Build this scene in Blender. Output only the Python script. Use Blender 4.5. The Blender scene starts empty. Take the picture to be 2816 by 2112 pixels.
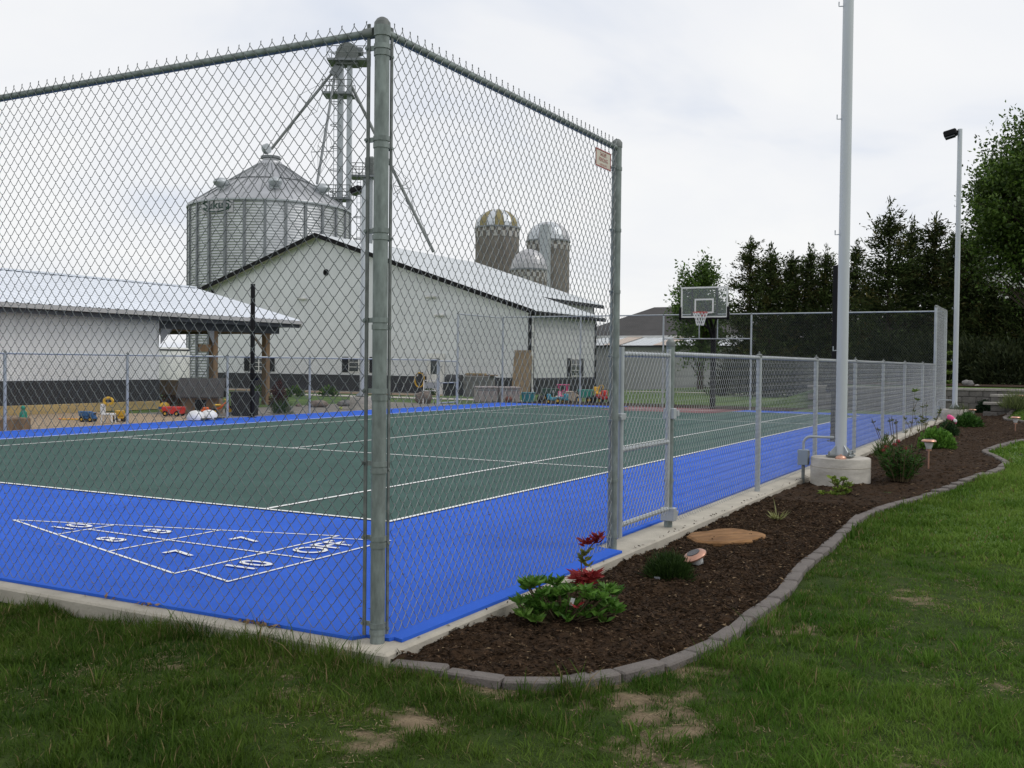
import bpy, bmesh, math, random
import numpy as np
from mathutils import Vector, Matrix
random.seed(7); rng = np.random.default_rng(7)
S = bpy.context.scene
COL = S.collection

# ------------------------------------------------------------------ camera
CAM = np.array([2.9691, -4.1495, 1.3919]); YAW, PITCH, ROLL, F = map(float, (math.radians(28.211), math.radians(-1.131), math.radians(0.62), 2817.4))
fw = np.array([-math.sin(YAW)*math.cos(PITCH), math.cos(YAW)*math.cos(PITCH), math.sin(PITCH)])
r0 = np.array([math.cos(YAW), math.sin(YAW), 0.0]); u0 = np.cross(r0, fw)
RT = math.cos(ROLL)*r0 + math.sin(ROLL)*u0; UP = -math.sin(ROLL)*r0 + math.cos(ROLL)*u0
cam = bpy.data.cameras.new('camera'); camo = bpy.data.objects.new('camera', cam); COL.objects.link(camo)
cam.sensor_fit = 'HORIZONTAL'; cam.sensor_width = 36.0; cam.lens = F/2816*36.0; cam.clip_start = 0.05; cam.clip_end = 6000
camo.matrix_world = Matrix(((RT[0], UP[0], -fw[0], CAM[0]), (RT[1], UP[1], -fw[1], CAM[1]), (RT[2], UP[2], -fw[2], CAM[2]), (0, 0, 0, 1)))
S.camera = camo

# ------------------------------------------------------------------ light
SUN_EL, SUN_AZ = math.radians(52), math.radians(68)      # azimuth measured from +Y towards +X
W = bpy.data.worlds.new('World'); S.world = W; W.use_nodes = True
nt = W.node_tree; nt.nodes.clear()
def N(t, **kw):
    n = nt.nodes.new(t)
    for k, v in kw.items(): setattr(n, k, v)
    return n
out = N('ShaderNodeOutputWorld'); bg = N('ShaderNodeBackground'); bg2 = N('ShaderNodeBackground'); mixs = N('ShaderNodeMixShader')
sky = N('ShaderNodeTexSky'); sky.sky_type = 'NISHITA'; sky.sun_disc = False
sky.sun_elevation = SUN_EL; sky.sun_rotation = SUN_AZ; sky.air_density = 1.0; sky.dust_density = 2.0
bg.inputs[1].default_value = 0.12
nt.links.new(sky.outputs[0], bg.inputs[0])
tc = N('ShaderNodeTexCoord'); sep = N('ShaderNodeSeparateXYZ'); nt.links.new(tc.outputs['Generated'], sep.inputs[0])
zz = N('ShaderNodeMath', operation='MAXIMUM'); zz.inputs[1].default_value = 0.0; nt.links.new(sep.outputs[2], zz.inputs[0])
za = N('ShaderNodeMath', operation='ADD'); za.inputs[1].default_value = 0.22; nt.links.new(zz.outputs[0], za.inputs[0])
dv = []
for i in range(2):
    d = N('ShaderNodeMath', operation='DIVIDE'); nt.links.new(sep.outputs[i], d.inputs[0]); nt.links.new(za.outputs[0], d.inputs[1]); dv.append(d)
cmb = N('ShaderNodeCombineXYZ'); nt.links.new(dv[0].outputs[0], cmb.inputs[0]); nt.links.new(dv[1].outputs[0], cmb.inputs[1])
n1 = N('ShaderNodeTexNoise'); n1.inputs['Scale'].default_value = 1.05; n1.inputs['Detail'].default_value = 5; n1.inputs['Roughness'].default_value = 0.5; n1.inputs['Distortion'].default_value = 0.5
nt.links.new(cmb.outputs[0], n1.inputs['Vector'])
rp = N('ShaderNodeValToRGB'); e = rp.color_ramp.elements
e[0].position = 0.30; e[0].color = (0.72, 0.775, 0.885, 1); e[1].position = 0.62; e[1].color = (0.985, 0.985, 0.985, 1)
m_ = rp.color_ramp.elements.new(0.46); m_.color = (0.92, 0.932, 0.96, 1)
nt.links.new(n1.outputs[0], rp.inputs[0]); nt.links.new(rp.outputs[0], bg2.inputs[0]); bg2.inputs[1].default_value = 1.0
mixs.inputs[0].default_value = 0.93
nt.links.new(bg.outputs[0], mixs.inputs[1]); nt.links.new(bg2.outputs[0], mixs.inputs[2]); nt.links.new(mixs.outputs[0], out.inputs[0])
sl = bpy.data.lights.new('sun', 'SUN'); sl.energy = 1.0; sl.angle = math.radians(24); sl.color = (1, 0.96, 0.9)
so = bpy.data.objects.new('sun', sl); COL.objects.link(so)
sd = Vector((math.sin(SUN_AZ)*math.cos(SUN_EL), math.cos(SUN_AZ)*math.cos(SUN_EL), math.sin(SUN_EL)))
so.rotation_euler = sd.to_track_quat('Z', 'Y').to_euler(); so.location = (0, 0, 30)
S.view_settings.view_transform = 'Standard'; S.view_settings.look = 'None'; S.view_settings.exposure = 0.0; S.view_settings.gamma = 1.0
S.view_settings.use_curve_mapping = False
S.render.engine = 'CYCLES'

# ------------------------------------------------------------------ pixel -> place helpers (full-size photo pixels)
def ray(x, y): return fw + RT*((x-1408)/F) - UP*((y-1056)/F)
def at(x, y, ax, v):
    d = ray(x, y); return CAM + d*((v-CAM[ax])/d[ax])
def atD(x, y, D): return CAM + ray(x, y)*D
def sm(a, b, v): t = np.clip((np.asarray(v, float)-a)/(b-a), 0, 1); return t*t*(3-2*t)
def G(x, y):
    """ground height"""
    x = np.asarray(x, float); y = np.asarray(y, float)
    z = -0.10 + 0*x
    z = z + 0.07*np.maximum(sm(-14.4, -15.2, x), sm(27.8, 28.6, y))
    z = z - 0.42*sm(-17, -26, x)*sm(30, 44, y) - 0.5*sm(-44, -56, x)*sm(30, 50, y)
    hill = 0.80*sm(19, 30.5, y)*sm(1.1, 3.3, x)
    z = z + hill*(1-sm(31.2, 31.5, y)) + 0.84*sm(31.2, 31.5, y)*sm(-6.5, -4.6, x)*(1-sm(60, 90, y))
    z = z + 0.035*sm(-1.9, -0.7, x)*(1-sm(0.2, 0.9, x))*sm(0.1, -0.2, y)
    z = z + 0.12*sm(0.55, 1.1, x)*sm(7.5, 10, y)*(1-sm(16, 22, y))
    return z
def gz(x, y): return float(G(x, y))
def atg(x, y):
    p = at(x, y, 2, 0.0)
    for _ in range(30):
        p = at(x, y, 2, 0.5*gz(p[0], p[1])+0.5*p[2])
    return p

# ------------------------------------------------------------------ materials
MATS = {}
def mat(name, col, rough=0.6, metal=0.0, var=0.15, scale=6.0, bump=0.0, bscale=40.0, col2=None, spec=0.4, detail=4, stretch=None, attr=None, trans=0.0):
    m = bpy.data.materials.new(name); m.use_nodes = True; t = m.node_tree; b = t.nodes['Principled BSDF']
    b.inputs['Roughness'].default_value = rough; b.inputs['Metallic'].default_value = metal
    b.inputs['Specular IOR Level'].default_value = spec
    tcn = t.nodes.new('ShaderNodeTexCoord'); mp = t.nodes.new('ShaderNodeMapping'); t.links.new(tcn.outputs['Object'], mp.inputs[0])
    if stretch: mp.inputs['Scale'].default_value = stretch
    nz = t.nodes.new('ShaderNodeTexNoise'); nz.inputs['Scale'].default_value = scale; nz.inputs['Detail'].default_value = detail; nz.inputs['Roughness'].default_value = 0.6
    t.links.new(mp.outputs[0], nz.inputs['Vector'])
    r = t.nodes.new('ShaderNodeValToRGB'); r.color_ramp.elements[0].position = 0.32; r.color_ramp.elements[1].position = 0.68
    c1 = [max(0, c*(1-var)) for c in col]; c2 = [min(1, c*(1+var)) for c in col] if col2 is None else list(col2)
    if col2 is not None: c1 = list(col)
    r.color_ramp.elements[0].color = (*c1, 1); r.color_ramp.elements[1].color = (*c2, 1)
    t.links.new(nz.outputs[0], r.inputs[0])
    src = r.outputs[0]
    if attr:
        a = t.nodes.new('ShaderNodeVertexColor'); a.layer_name = attr; src = a.outputs[0]
    t.links.new(src, b.inputs['Base Color'])
    if trans > 0:
        tr = t.nodes.new('ShaderNodeBsdfTranslucent'); t.links.new(src, tr.inputs[0])
        mx = t.nodes.new('ShaderNodeMixShader'); mx.inputs[0].default_value = trans
        t.links.new(b.outputs[0], mx.inputs[1]); t.links.new(tr.outputs[0], mx.inputs[2])
        t.links.new(mx.outputs[0], t.nodes['Material Output'].inputs[0])
    if bump > 0:
        n2 = t.nodes.new('ShaderNodeTexNoise'); n2.inputs['Scale'].default_value = bscale; n2.inputs['Detail'].default_value = 3
        t.links.new(mp.outputs[0], n2.inputs['Vector'])
        bp = t.nodes.new('ShaderNodeBump'); bp.inputs['Strength'].default_value = bump; bp.inputs['Distance'].default_value = 0.02
        t.links.new(n2.outputs[0], bp.inputs['Height']); t.links.new(bp.outputs[0], b.inputs['Normal'])
    MATS[name] = m
    return m
def wave_mat(name, col, axis, pitch, strength=0.5, rough=0.45, metal=0.2, var=0.06):
    """ribbed sheet: fine relief too small to model"""
    m = mat(name, col, rough, metal, var, 0.7); t = m.node_tree; b = t.nodes['Principled BSDF']
    tcn = t.nodes.new('ShaderNodeTexCoord'); w = t.nodes.new('ShaderNodeTexWave'); w.bands_direction = axis
    w.inputs['Scale'].default_value = 0.314/pitch; w.inputs['Distortion'].default_value = 0
    t.links.new(tcn.outputs['Object'], w.inputs[0])
    rr = t.nodes.new('ShaderNodeValToRGB'); rr.color_ramp.elements[0].position = 0.8; rr.color_ramp.elements[1].position = 0.97
    t.links.new(w.outputs[0], rr.inputs[0])
    bp = t.nodes.new('ShaderNodeBump'); bp.inputs['Strength'].default_value = strength; bp.inputs['Distance'].default_value = 0.03
    t.links.new(rr.outputs[0], bp.inputs['Height']); t.links.new(bp.outputs[0], b.inputs['Normal'])
    return m
GALV = mat('galvanised', (0.205, 0.238, 0.228), 0.5, 0.3, 0.28, 26, 0.06, 90, stretch=(1, 1, 0.35))
GALVW = mat('galvanised_wire', (0.15, 0.165, 0.165), 0.55, 0.3, 0.15, 5); GALVM = mat('galvanised_wire_mid', (0.22, 0.235, 0.235), 0.5, 0.35, 0.12, 5); GALVB = mat('galvanised_wire_glint', (0.33, 0.345, 0.34), 0.5, 0.4, 0.12, 5)  # GALVB: same wire, lightened so the side run's glint is in its colour
GALVL = mat('galvanised_light', (0.40, 0.43, 0.45), 0.42, 0.35, 0.12, 6)
GALVD = mat('galvanised_weathered', (0.17, 0.185, 0.18), 0.6, 0.3, 0.25, 14)
CONC = mat('concrete', (0.40, 0.37, 0.31), 0.9, 0, 0.16, 3.5, 0.25, 70, detail=8)
CONCW = mat('concrete_pale', (0.42, 0.395, 0.35), 0.9, 0, 0.32, 2.2, 0.25, 45, detail=8, stretch=(1, 1, 3))
PAVER = mat('paver', (0.150, 0.133, 0.122), 0.95, 0, 0.28, 5, 0.4, 80, detail=8)
BLUE = mat('court_blue', (0.034, 0.120, 0.565), 0.8, 0, 0.10, 1.6, 0.25, 160, detail=8, spec=0.08)
GREEN = mat('court_green', (0.056, 0.106, 0.094), 0.8, 0, 0.11, 1.4, 0.2, 160, detail=8, spec=0.08)
RED = mat('court_red', (0.16, 0.038, 0.042), 0.6, 0, 0.08, 1.0)
PAINT = mat('white_line_paint', (0.80, 0.81, 0.80), 0.6, 0, 0.05, 6)
SOIL = mat('lawn_soil', (0.050, 0.045, 0.022), 0.95, 0, 0.4, 3.0, 0.6, 60, col2=(0.17, 0.13, 0.08), detail=8)
def green_far(m_):
    t = m_.node_tree; b_ = t.nodes['Principled BSDF']; src = b_.inputs['Base Color'].links[0].from_socket
    ge = t.nodes.new('ShaderNodeNewGeometry'); sp = t.nodes.new('ShaderNodeSeparateXYZ'); t.links.new(ge.outputs['Position'], sp.inputs[0])
    mr = t.nodes.new('ShaderNodeMapRange'); mr.inputs[1].default_value = -900.0; mr.inputs[2].default_value = -800.0; t.links.new(sp.outputs[1], mr.inputs[0])
    nz = t.nodes.new('ShaderNodeTexNoise'); nz.inputs['Scale'].default_value = 0.9; nz.inputs['Detail'].default_value = 8; t.links.new(ge.outputs['Position'], nz.inputs['Vector'])
    r_ = t.nodes.new('ShaderNodeValToRGB'); r_.color_ramp.elements[0].position = .35; r_.color_ramp.elements[0].color = (0.035, 0.080, 0.010, 1); r_.color_ramp.elements[1].position = .7; r_.color_ramp.elements[1].color = (0.095, 0.155, 0.026, 1); t.links.new(nz.outputs[0], r_.inputs[0])
    mx = t.nodes.new('ShaderNodeMix'); mx.data_type = 'RGBA'; t.links.new(mr.outputs[0], mx.inputs[0]); t.links.new(src, mx.inputs[6]); t.links.new(r_.outputs[0], mx.inputs[7]); t.links.new(mx.outputs[2], b_.inputs['Base Color'])
green_far(SOIL)
MULCH = mat('mulch', (0.018, 0.0108, 0.0060), 0.95, 0, 0.4, 26, 1.0, 70, col2=(0.055, 0.032, 0.017), detail=8, spec=0.15)
CHIP = mat('mulch_chip', (0.05, 0.03, 0.02), 0.9, attr='Col', spec=0.15)
GRASS = mat('grass_blade', (0.05, 0.09, 0.02), 0.6, attr='Col', spec=0.07, trans=0.3)
LEAF = mat('leaf', (0.05, 0.09, 0.02), 0.5, attr='Col', spec=0.25, trans=0.25)
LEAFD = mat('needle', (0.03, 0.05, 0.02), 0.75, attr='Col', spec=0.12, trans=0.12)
BARK = mat('bark', (0.065, 0.05, 0.038), 0.95, 0, 0.3, 6, 0.6, 20)
STEM = mat('stem', (0.10, 0.075, 0.04), 0.9)
WHITEW = wave_mat('white_siding', (0.69, 0.705, 0.72), 'X', 0.45, 0.35)
WHITEY = wave_mat('white_siding_side', (0.69, 0.705, 0.72), 'Y', 0.45, 0.35)
BLACKS = mat('charcoal_wainscot', (0.022, 0.023, 0.026), 0.6, 0.1, 0.2, 2)
ROOFW = mat('white_metal_roof', (0.56, 0.59, 0.61), 0.5, 0.05, 0.06, 0.5); ROOFS = mat('shed_metal_roof', (0.70, 0.74, 0.80), 0.5, 0.05, 0.06, 0.5)
BLACK = mat('black_paint', (0.010, 0.010, 0.011), 0.6, 0, 0.2, 5, spec=0.15)
WHITE = mat('white_trim', (0.70, 0.70, 0.68), 0.5, 0, 0.05, 3)
CREAM = mat('soffit_cream', (0.55, 0.53, 0.45), 0.6, 0, 0.06, 3)
GREYTR = mat('grey_trim', (0.25, 0.26, 0.28), 0.6, 0, 0.08, 3)
GLASSD = mat('dark_window_glass', (0.03, 0.035, 0.04), 0.08, 0, 0.1, 2, spec=0.6)
WOOD = mat('weathered_post_wood', (0.19, 0.125, 0.072), 0.85, 0, 0.25, 7, 0.4, 30, stretch=(1, 1, 0.15))
TIMBER = mat('sandbox_timber', (0.36, 0.27, 0.12), 0.85, 0, 0.18, 4, 0.2, 30, stretch=(1, 0.15, 1))
PLY = mat('plywood', (0.27, 0.20, 0.125), 0.8, 0, 0.14, 3)
SAND = mat('sand', (0.36, 0.27, 0.18), 0.95, 0, 0.12, 5, 0.4, 60)
GRAVEL = mat('gravel', (0.20, 0.185, 0.165), 0.95, 0, 0.4, 14, 0.7, 30, detail=8)
STONE = mat('field_stone', (0.20, 0.165, 0.14), 0.9, 0, 0.3, 4, 0.5, 16, detail=8)
STONEG = mat('grey_stone', (0.17, 0.165, 0.16), 0.9, 0, 0.3, 4, 0.5, 16, detail=8)
FLAG = mat('flagstone', (0.13, 0.062, 0.022), 0.9, 0, 0.3, 4.0, 1.0, 9, col2=(0.30, 0.16, 0.065), detail=8, stretch=(1, 3.5, 1))
COPPER = mat('copper_lamp', (0.52, 0.29, 0.21), 0.32, 0.75, 0.1, 5)
SOLAR = mat('solar_cell', (0.02, 0.022, 0.03), 0.15, 0, 0.2, 30)
POLEW = mat('galvanised_pole', (0.52, 0.55, 0.57), 0.45, 0.25, 0.07, 3, stretch=(1, 1, 0.1))
BOXG = mat('grey_box_paint', (0.26, 0.31, 0.37), 0.5, 0.1, 0.06, 4)
STEELB = wave_mat('bin_corrugated', (0.50, 0.515, 0.53), 'Z', 0.11, 0.3, 0.38, 0.65, 0.16)
STEELR = mat('bin_roof_steel', (0.40, 0.41, 0.43), 0.38, 0.55, 0.12, 0.8)
STEELD = mat('bin_stiffener_steel', (0.20, 0.215, 0.225), 0.45, 0.5, 0.1, 1)
STAVE = mat('silo_stave', (0.185, 0.168, 0.148), 0.95, 0, 0.22, 0.8, 0.4, 4, detail=8)
STAVEW = mat('silo_stave_white', (0.45, 0.44, 0.42), 0.9, 0, 0.1, 2)
STAVEB = mat('silo_stave_brown', (0.15, 0.135, 0.12), 0.9, 0, 0.1, 2)
GOLD = mat('silo_dome_gold', (0.23, 0.195, 0.085), 0.5, 0.2, 0.1, 1)
DOMEW = mat('silo_dome_white', (0.54, 0.57, 0.60), 0.35, 0.3, 0.06, 1)
DOMEG = mat('silo_dome_grey', (0.42, 0.42, 0.43), 0.4, 0.45, 0.1, 1)
SHING = mat('dark_shingle', (0.055, 0.052, 0.052), 0.9, 0, 0.2, 1.2, 0.3, 8)
GREYW = mat('grey_wall', (0.44, 0.44, 0.44), 0.8, 0, 0.07, 0.6)
BLOCK = mat('retaining_block', (0.15, 0.14, 0.13), 0.95, 0, 0.25, 5, 0.5, 25)
COPING = mat('coping_stone', (0.33, 0.31, 0.28), 0.95, 0, 0.15, 4, 0.3, 25)
def plain(name, c, rough=0.4): return mat(name, c, rough, 0, 0.08, 5)
TRED = plain('toy_red', (0.62, 0.03, 0.02)); TYEL = plain('toy_yellow', (0.70, 0.42, 0.03)); TBLU = plain('toy_blue', (0.03, 0.12, 0.30)); TGRN = plain('toy_green', (0.02, 0.26, 0.19))
TORG = plain('toy_orange', (0.75, 0.14, 0.02)); TTEAL = plain('toy_teal', (0.02, 0.22, 0.27)); TPNK = plain('toy_pink', (0.75, 0.07, 0.26)); TWHT = plain('toy_white', (0.72, 0.72, 0.72)); TBEI = plain('toy_beige', (0.50, 0.40, 0.32)); TLBL = plain('toy_light_blue', (0.05, 0.32, 0.45))
DECKB = plain('deck_box_taupe', (0.33, 0.285, 0.28), 0.6); TLIM = plain('toy_lime', (0.55, 0.60, 0.06)); BALLB = plain('ball_brown', (0.17, 0.06, 0.045), 0.7); TENB = plain('tennis_ball', (0.5, 0.6, 0.05), 0.8)
SIGNM = mat('sign_face', (0.56, 0.52, 0.44), 0.5, 0, 0.05, 8); SIGNR = plain('sign_red', (0.30, 0.03, 0.02))
RIM = plain('rim_red', (0.45, 0.03, 0.02)); NET = plain('net_white', (0.75, 0.75, 0.75), 0.8)
DKTRIM = plain('dark_grey_trim', (0.075, 0.082, 0.095), 0.6); GUTT = plain('gutter_light', (0.42, 0.42, 0.42), 0.5); DKRED = plain('petal_dark_red', (0.22, 0.012, 0.02), 0.6); GRNPL = plain('plate_green', (0.03, 0.07, 0.055), 0.5)
m = bpy.data.materials.new('backboard_glass'); m.use_nodes = True; b = m.node_tree.nodes['Principled BSDF']
b.inputs['Base Color'].default_value = (0.30, 0.34, 0.34, 1); b.inputs['Roughness'].default_value = 0.03; b.inputs['Alpha'].default_value = 0.2; BGLASS = m

# ------------------------------------------------------------------ mesh helpers
class MB:
    def __init__(s): s.v = []; s.f = []
    def add(s, vs, fs):
        o = len(s.v); s.v += [tuple(map(float, p)) for p in vs]; s.f += [tuple(i+o for i in f) for f in fs]; return s
    def box(s, c, d, rz=0.0, M=None):
        x, y, z = d[0]/2, d[1]/2, d[2]/2; cs, sn = math.cos(rz), math.sin(rz); vs = []
        for p in ((-x,-y,-z),(x,-y,-z),(x,y,-z),(-x,y,-z),(-x,-y,z),(x,-y,z),(x,y,z),(-x,y,z)):
            q = Vector(p)
            if M is not None: q = M @ q
            vs.append((c[0]+q.x*cs-q.y*sn, c[1]+q.x*sn+q.y*cs, c[2]+q.z))
        return s.add(vs, ((0,3,2,1),(4,5,6,7),(0,1,5,4),(1,2,6,5),(2,3,7,6),(3,0,4,7)))
    def tube(s, pts, r, n=8, cap=True):
        pts = [Vector(tuple(map(float, p))) for p in pts]; k = len(pts)
        rs = [r]*k if np.isscalar(r) else list(r); rings = []; ref = None
        for i, p in enumerate(pts):
            d = (pts[min(i+1, k-1)]-pts[max(i-1, 0)]).normalized()
            if ref is None: ref = Vector((1, 0, 0)) if abs(d.x) < 0.8 else Vector((0, 1, 0))
            a = (ref - d*ref.dot(d)).normalized(); b2 = d.cross(a); ref = a
            rings.append([p + (a*math.cos(2*math.pi*j/n)+b2*math.sin(2*math.pi*j/n))*rs[i] for j in range(n)])
        vs = [q for R in rings for q in R]; fs = []
        for i in range(k-1):
            for j in range(n):
                fs.append((i*n+j, i*n+(j+1) % n, (i+1)*n+(j+1) % n, (i+1)*n+j))
        if cap: fs += [tuple(range(n-1, -1, -1)), tuple((k-1)*n+j for j in range(n))]
        return s.add(vs, fs)
    def lathe(s, prof, c=(0, 0, 0), n=20, a0=0.0, a1=2*math.pi):
        full = abs(a1-a0-2*math.pi) < 1e-6; m_ = n if full else n+1; vs = []; fs = []
        for r, z in prof:
            for j in range(m_):
                a = a0+(a1-a0)*j/n; vs.append((c[0]+r*math.cos(a), c[1]+r*math.sin(a), c[2]+z))
        for i in range(len(prof)-1):
            for j in range(n):
                j2 = (j+1) % m_; fs.append((i*m_+j, i*m_+j2, (i+1)*m_+j2, (i+1)*m_+j))
        return s.add(vs, fs)
    def prism(s, poly, a, b2, ax=2):
        """extrude 2-D polygon along axis ax from a to b2; polygon coords are the other two axes in order"""
        n = len(poly); vs = []
        for h in (a, b2):
            for p in poly:
                q = list(p); q.insert(ax, h); vs.append(tuple(q))
        fs = [tuple(range(n-1, -1, -1)), tuple(range(n, 2*n))]+[(i, (i+1) % n, n+(i+1) % n, n+i) for i in range(n)]
        return s.add(vs, fs)
    def ball(s, c, r, n=10, m2=7, sq=(1, 1, 1), noise=0.0, seed=0):
        rr = random.Random(seed); vs = []; fs = []
        ph = [(rr.uniform(0, 6.3), rr.uniform(0, 6.3), rr.uniform(0, 6.3)) for _ in range(4)]
        for i in range(m2+1):
            th = math.pi*i/m2
            for j in range(n):
                a = 2*math.pi*j/n; d = (math.sin(th)*math.cos(a), math.sin(th)*math.sin(a), math.cos(th))
                k = 1+noise*sum(math.sin(2.3*(q+1)*0.6*d[0]+p[0])*math.sin(2.1*(q+1)*0.6*d[1]+p[1])*math.cos(1.9*d[2]*(q+1)*0.6+p[2]) for q, p in enumerate(ph))
                vs.append((c[0]+r*sq[0]*k*d[0], c[1]+r*sq[1]*k*d[1], c[2]+r*sq[2]*k*d[2]))
        for i in range(m2):
            for j in range(n): fs.append((i*n+j, (i+1)*n+j, (i+1)*n+(j+1) % n, i*n+(j+1) % n))
        return s.add(vs, fs)
    def quad(s, a, b2, c, d): return s.add((a, b2, c, d), ((0, 1, 2, 3),))
    def mesh(s, name, material, smooth=False, bev=0.0):
        me = bpy.data.meshes.new(name); me.from_pydata(s.v, [], s.f)
        bm = bmesh.new(); bm.from_mesh(me); bmesh.ops.remove_doubles(bm, verts=bm.verts, dist=1e-6)
        bmesh.ops.recalc_face_normals(bm, faces=bm.faces)
        if bev > 0: bmesh.ops.bevel(bm, geom=list(bm.edges), offset=bev, segments=1, affect='EDGES', clamp_overlap=True)
        bm.to_mesh(me); bm.free()
        me.materials.append(material)
        if smooth:
            me.polygons.foreach_set('use_smooth', [True]*len(me.polygons)); me.set_sharp_from_angle(angle=math.radians(42))
        return me
    def build(s, name, material, parent=None, smooth=False, bev=0.0):
        return link(name, s.mesh(name, material, smooth, bev), parent)
def link(name, me, parent=None, loc=None, rot=None):
    o = bpy.data.objects.new(name, me); COL.objects.link(o); o.parent = parent
    if loc is not None: o.location = tuple(map(float, loc))
    if rot is not None: o.rotation_euler = rot
    return o
def tag(o, label=None, cat=None, group=None, kind=None):
    if label: o['label'] = label
    if cat: o['category'] = cat
    if group: o['group'] = group
    if kind: o['kind'] = kind
    return o
def empty(name, loc, label, cat, group=None, rz=0.0):
    o = bpy.data.objects.new(name, None); COL.objects.link(o); o.location = tuple(map(float, loc)); o.rotation_euler = (0, 0, rz); o.empty_display_size = 0.2
    return tag(o, label, cat, group)
def copy_tree(o, parent=None):
    c = o.copy(); COL.objects.link(c); c.parent = parent
    for ch in list(o.children): copy_tree(ch, c)
    return c
def npmesh(name, V, T, cols, material, parent=None):
    """bulk triangles with per-vertex colours"""
    V = np.asarray(V, np.float32); T = np.asarray(T, np.int32); me = bpy.data.meshes.new(name)
    me.vertices.add(len(V)); me.vertices.foreach_set('co', V.ravel()); me.loops.add(T.size); me.loops.foreach_set('vertex_index', T.ravel())
    me.polygons.add(len(T)); me.polygons.foreach_set('loop_start', np.arange(0, T.size, 3, dtype=np.int32))
    me.update(calc_edges=True)
    if cols is not None:
        ca = me.color_attributes.new('Col', 'FLOAT_COLOR', 'POINT'); C4 = np.ones((len(V), 4), np.float32); C4[:, :3] = cols
        ca.data.foreach_set('color', C4.ravel())
    me.materials.append(material); me.validate()
    return link(name, me, parent)
def vnoise(x, y, s, seed=0):
    """value noise 0..1"""
    x = np.asarray(x)/s+1000; y = np.asarray(y)/s+1000; xi = np.floor(x).astype(int); yi = np.floor(y).astype(int); fx = x-xi; fy = y-yi
    h = lambda a, b2: np.modf(np.abs(np.sin(a*127.1+b2*311.7+seed*17.3)*43758.5453))[0]
    fx = fx*fx*(3-2*fx); fy = fy*fy*(3-2*fy)
    return (h(xi, yi)*(1-fx)+h(xi+1, yi)*fx)*(1-fy)+(h(xi, yi+1)*(1-fx)+h(xi+1, yi+1)*fx)*fy
def inpoly(px, py, poly):
    px = np.asarray(px); r = np.zeros(px.shape, bool); n = len(poly)
    for i in range(n):
        x1, y1 = poly[i]; x2, y2 = poly[(i+1) % n]
        if y1 == y2: continue
        c = ((y1 > py) != (y2 > py)) & (px < (x2-x1)*(py-y1)/(y2-y1)+x1); r ^= c
    return r
def polydist(px, py, pts):
    d = np.full(np.shape(px), 1e9)
    for (x1, y1), (x2, y2) in zip(pts[:-1], pts[1:]):
        vx, vy = x2-x1, y2-y1; t = np.clip(((px-x1)*vx+(py-y1)*vy)/(vx*vx+vy*vy+1e-12), 0, 1)
        d = np.minimum(d, np.hypot(px-x1-t*vx, py-y1-t*vy))
    return d
def textmesh(body, size, extrude=0.0, bold=0.0):
    cu = bpy.data.curves.new('txt', 'FONT'); cu.body = body; cu.size = size; cu.align_x = 'CENTER'; cu.align_y = 'CENTER'; cu.extrude = extrude; cu.offset = bold; cu.resolution_u = 4
    o = bpy.data.objects.new('txt', cu); COL.objects.link(o); dg = bpy.context.evaluated_depsgraph_get(); dg.update()
    me = bpy.data.meshes.new_from_object(o.evaluated_get(dg)); bpy.data.objects.remove(o); bpy.data.curves.remove(cu); return me

# ================================================================== SETTING
# ground: one sheet to the horizon
def axis_lines(parts):
    return np.unique(np.round(np.concatenate([np.arange(a, b2, s) for a, b2, s in parts]), 4))
gx = axis_lines([(-3000, -400, 400), (-400, -100, 50), (-100, -20, 4), (-20, -14, 0.5), (-14, -2, 2), (-2, 0, 0.5), (0.17, 0.18, 1), (0, 6, 0.25), (6, 30, 2), (30, 100, 10), (100, 400, 50), (400, 3001, 400)])
gy = axis_lines([(-400, -20, 40), (-20, -4, 2), (-4, 6, 0.5), (-0.16, -0.15, 1), (6, 26, 1), (26, 34, 0.1), (34, 60, 1), (60, 100, 5), (100, 400, 50), (400, 4001, 400)])
XX, YY = np.meshgrid(gx, gy); ZZ = G(XX, YY)
und = (XX > -14.8) & (XX < 0.1) & (YY > -0.12) & (YY < 27.9); ZZ = np.where(und, -0.28, ZZ)
nx = len(gx); V = np.stack([XX.ravel(), YY.ravel(), ZZ.ravel()], 1)
ii, jj = np.meshgrid(np.arange(len(gy)-1), np.arange(nx-1), indexing='ij'); a = (ii*nx+jj).ravel()
T = np.concatenate([np.stack([a, a+1, a+nx+1], 1), np.stack([a, a+nx+1, a+nx], 1)])
ground = npmesh('ground', V, T, None, SOIL); tag(ground, 'green lawn ground stretching to the horizon', kind='structure')
ground.data.polygons.foreach_set('use_smooth', [True]*len(ground.data.polygons))

# concrete slab with kerb edge
slab = MB().box((-7.37, 13.925, -0.15), (15.06, 28.15, 0.30)).build('concrete_slab', CONC, None, bev=0.012); tag(slab, 'pale concrete slab and kerb under the court', kind='structure')
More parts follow.
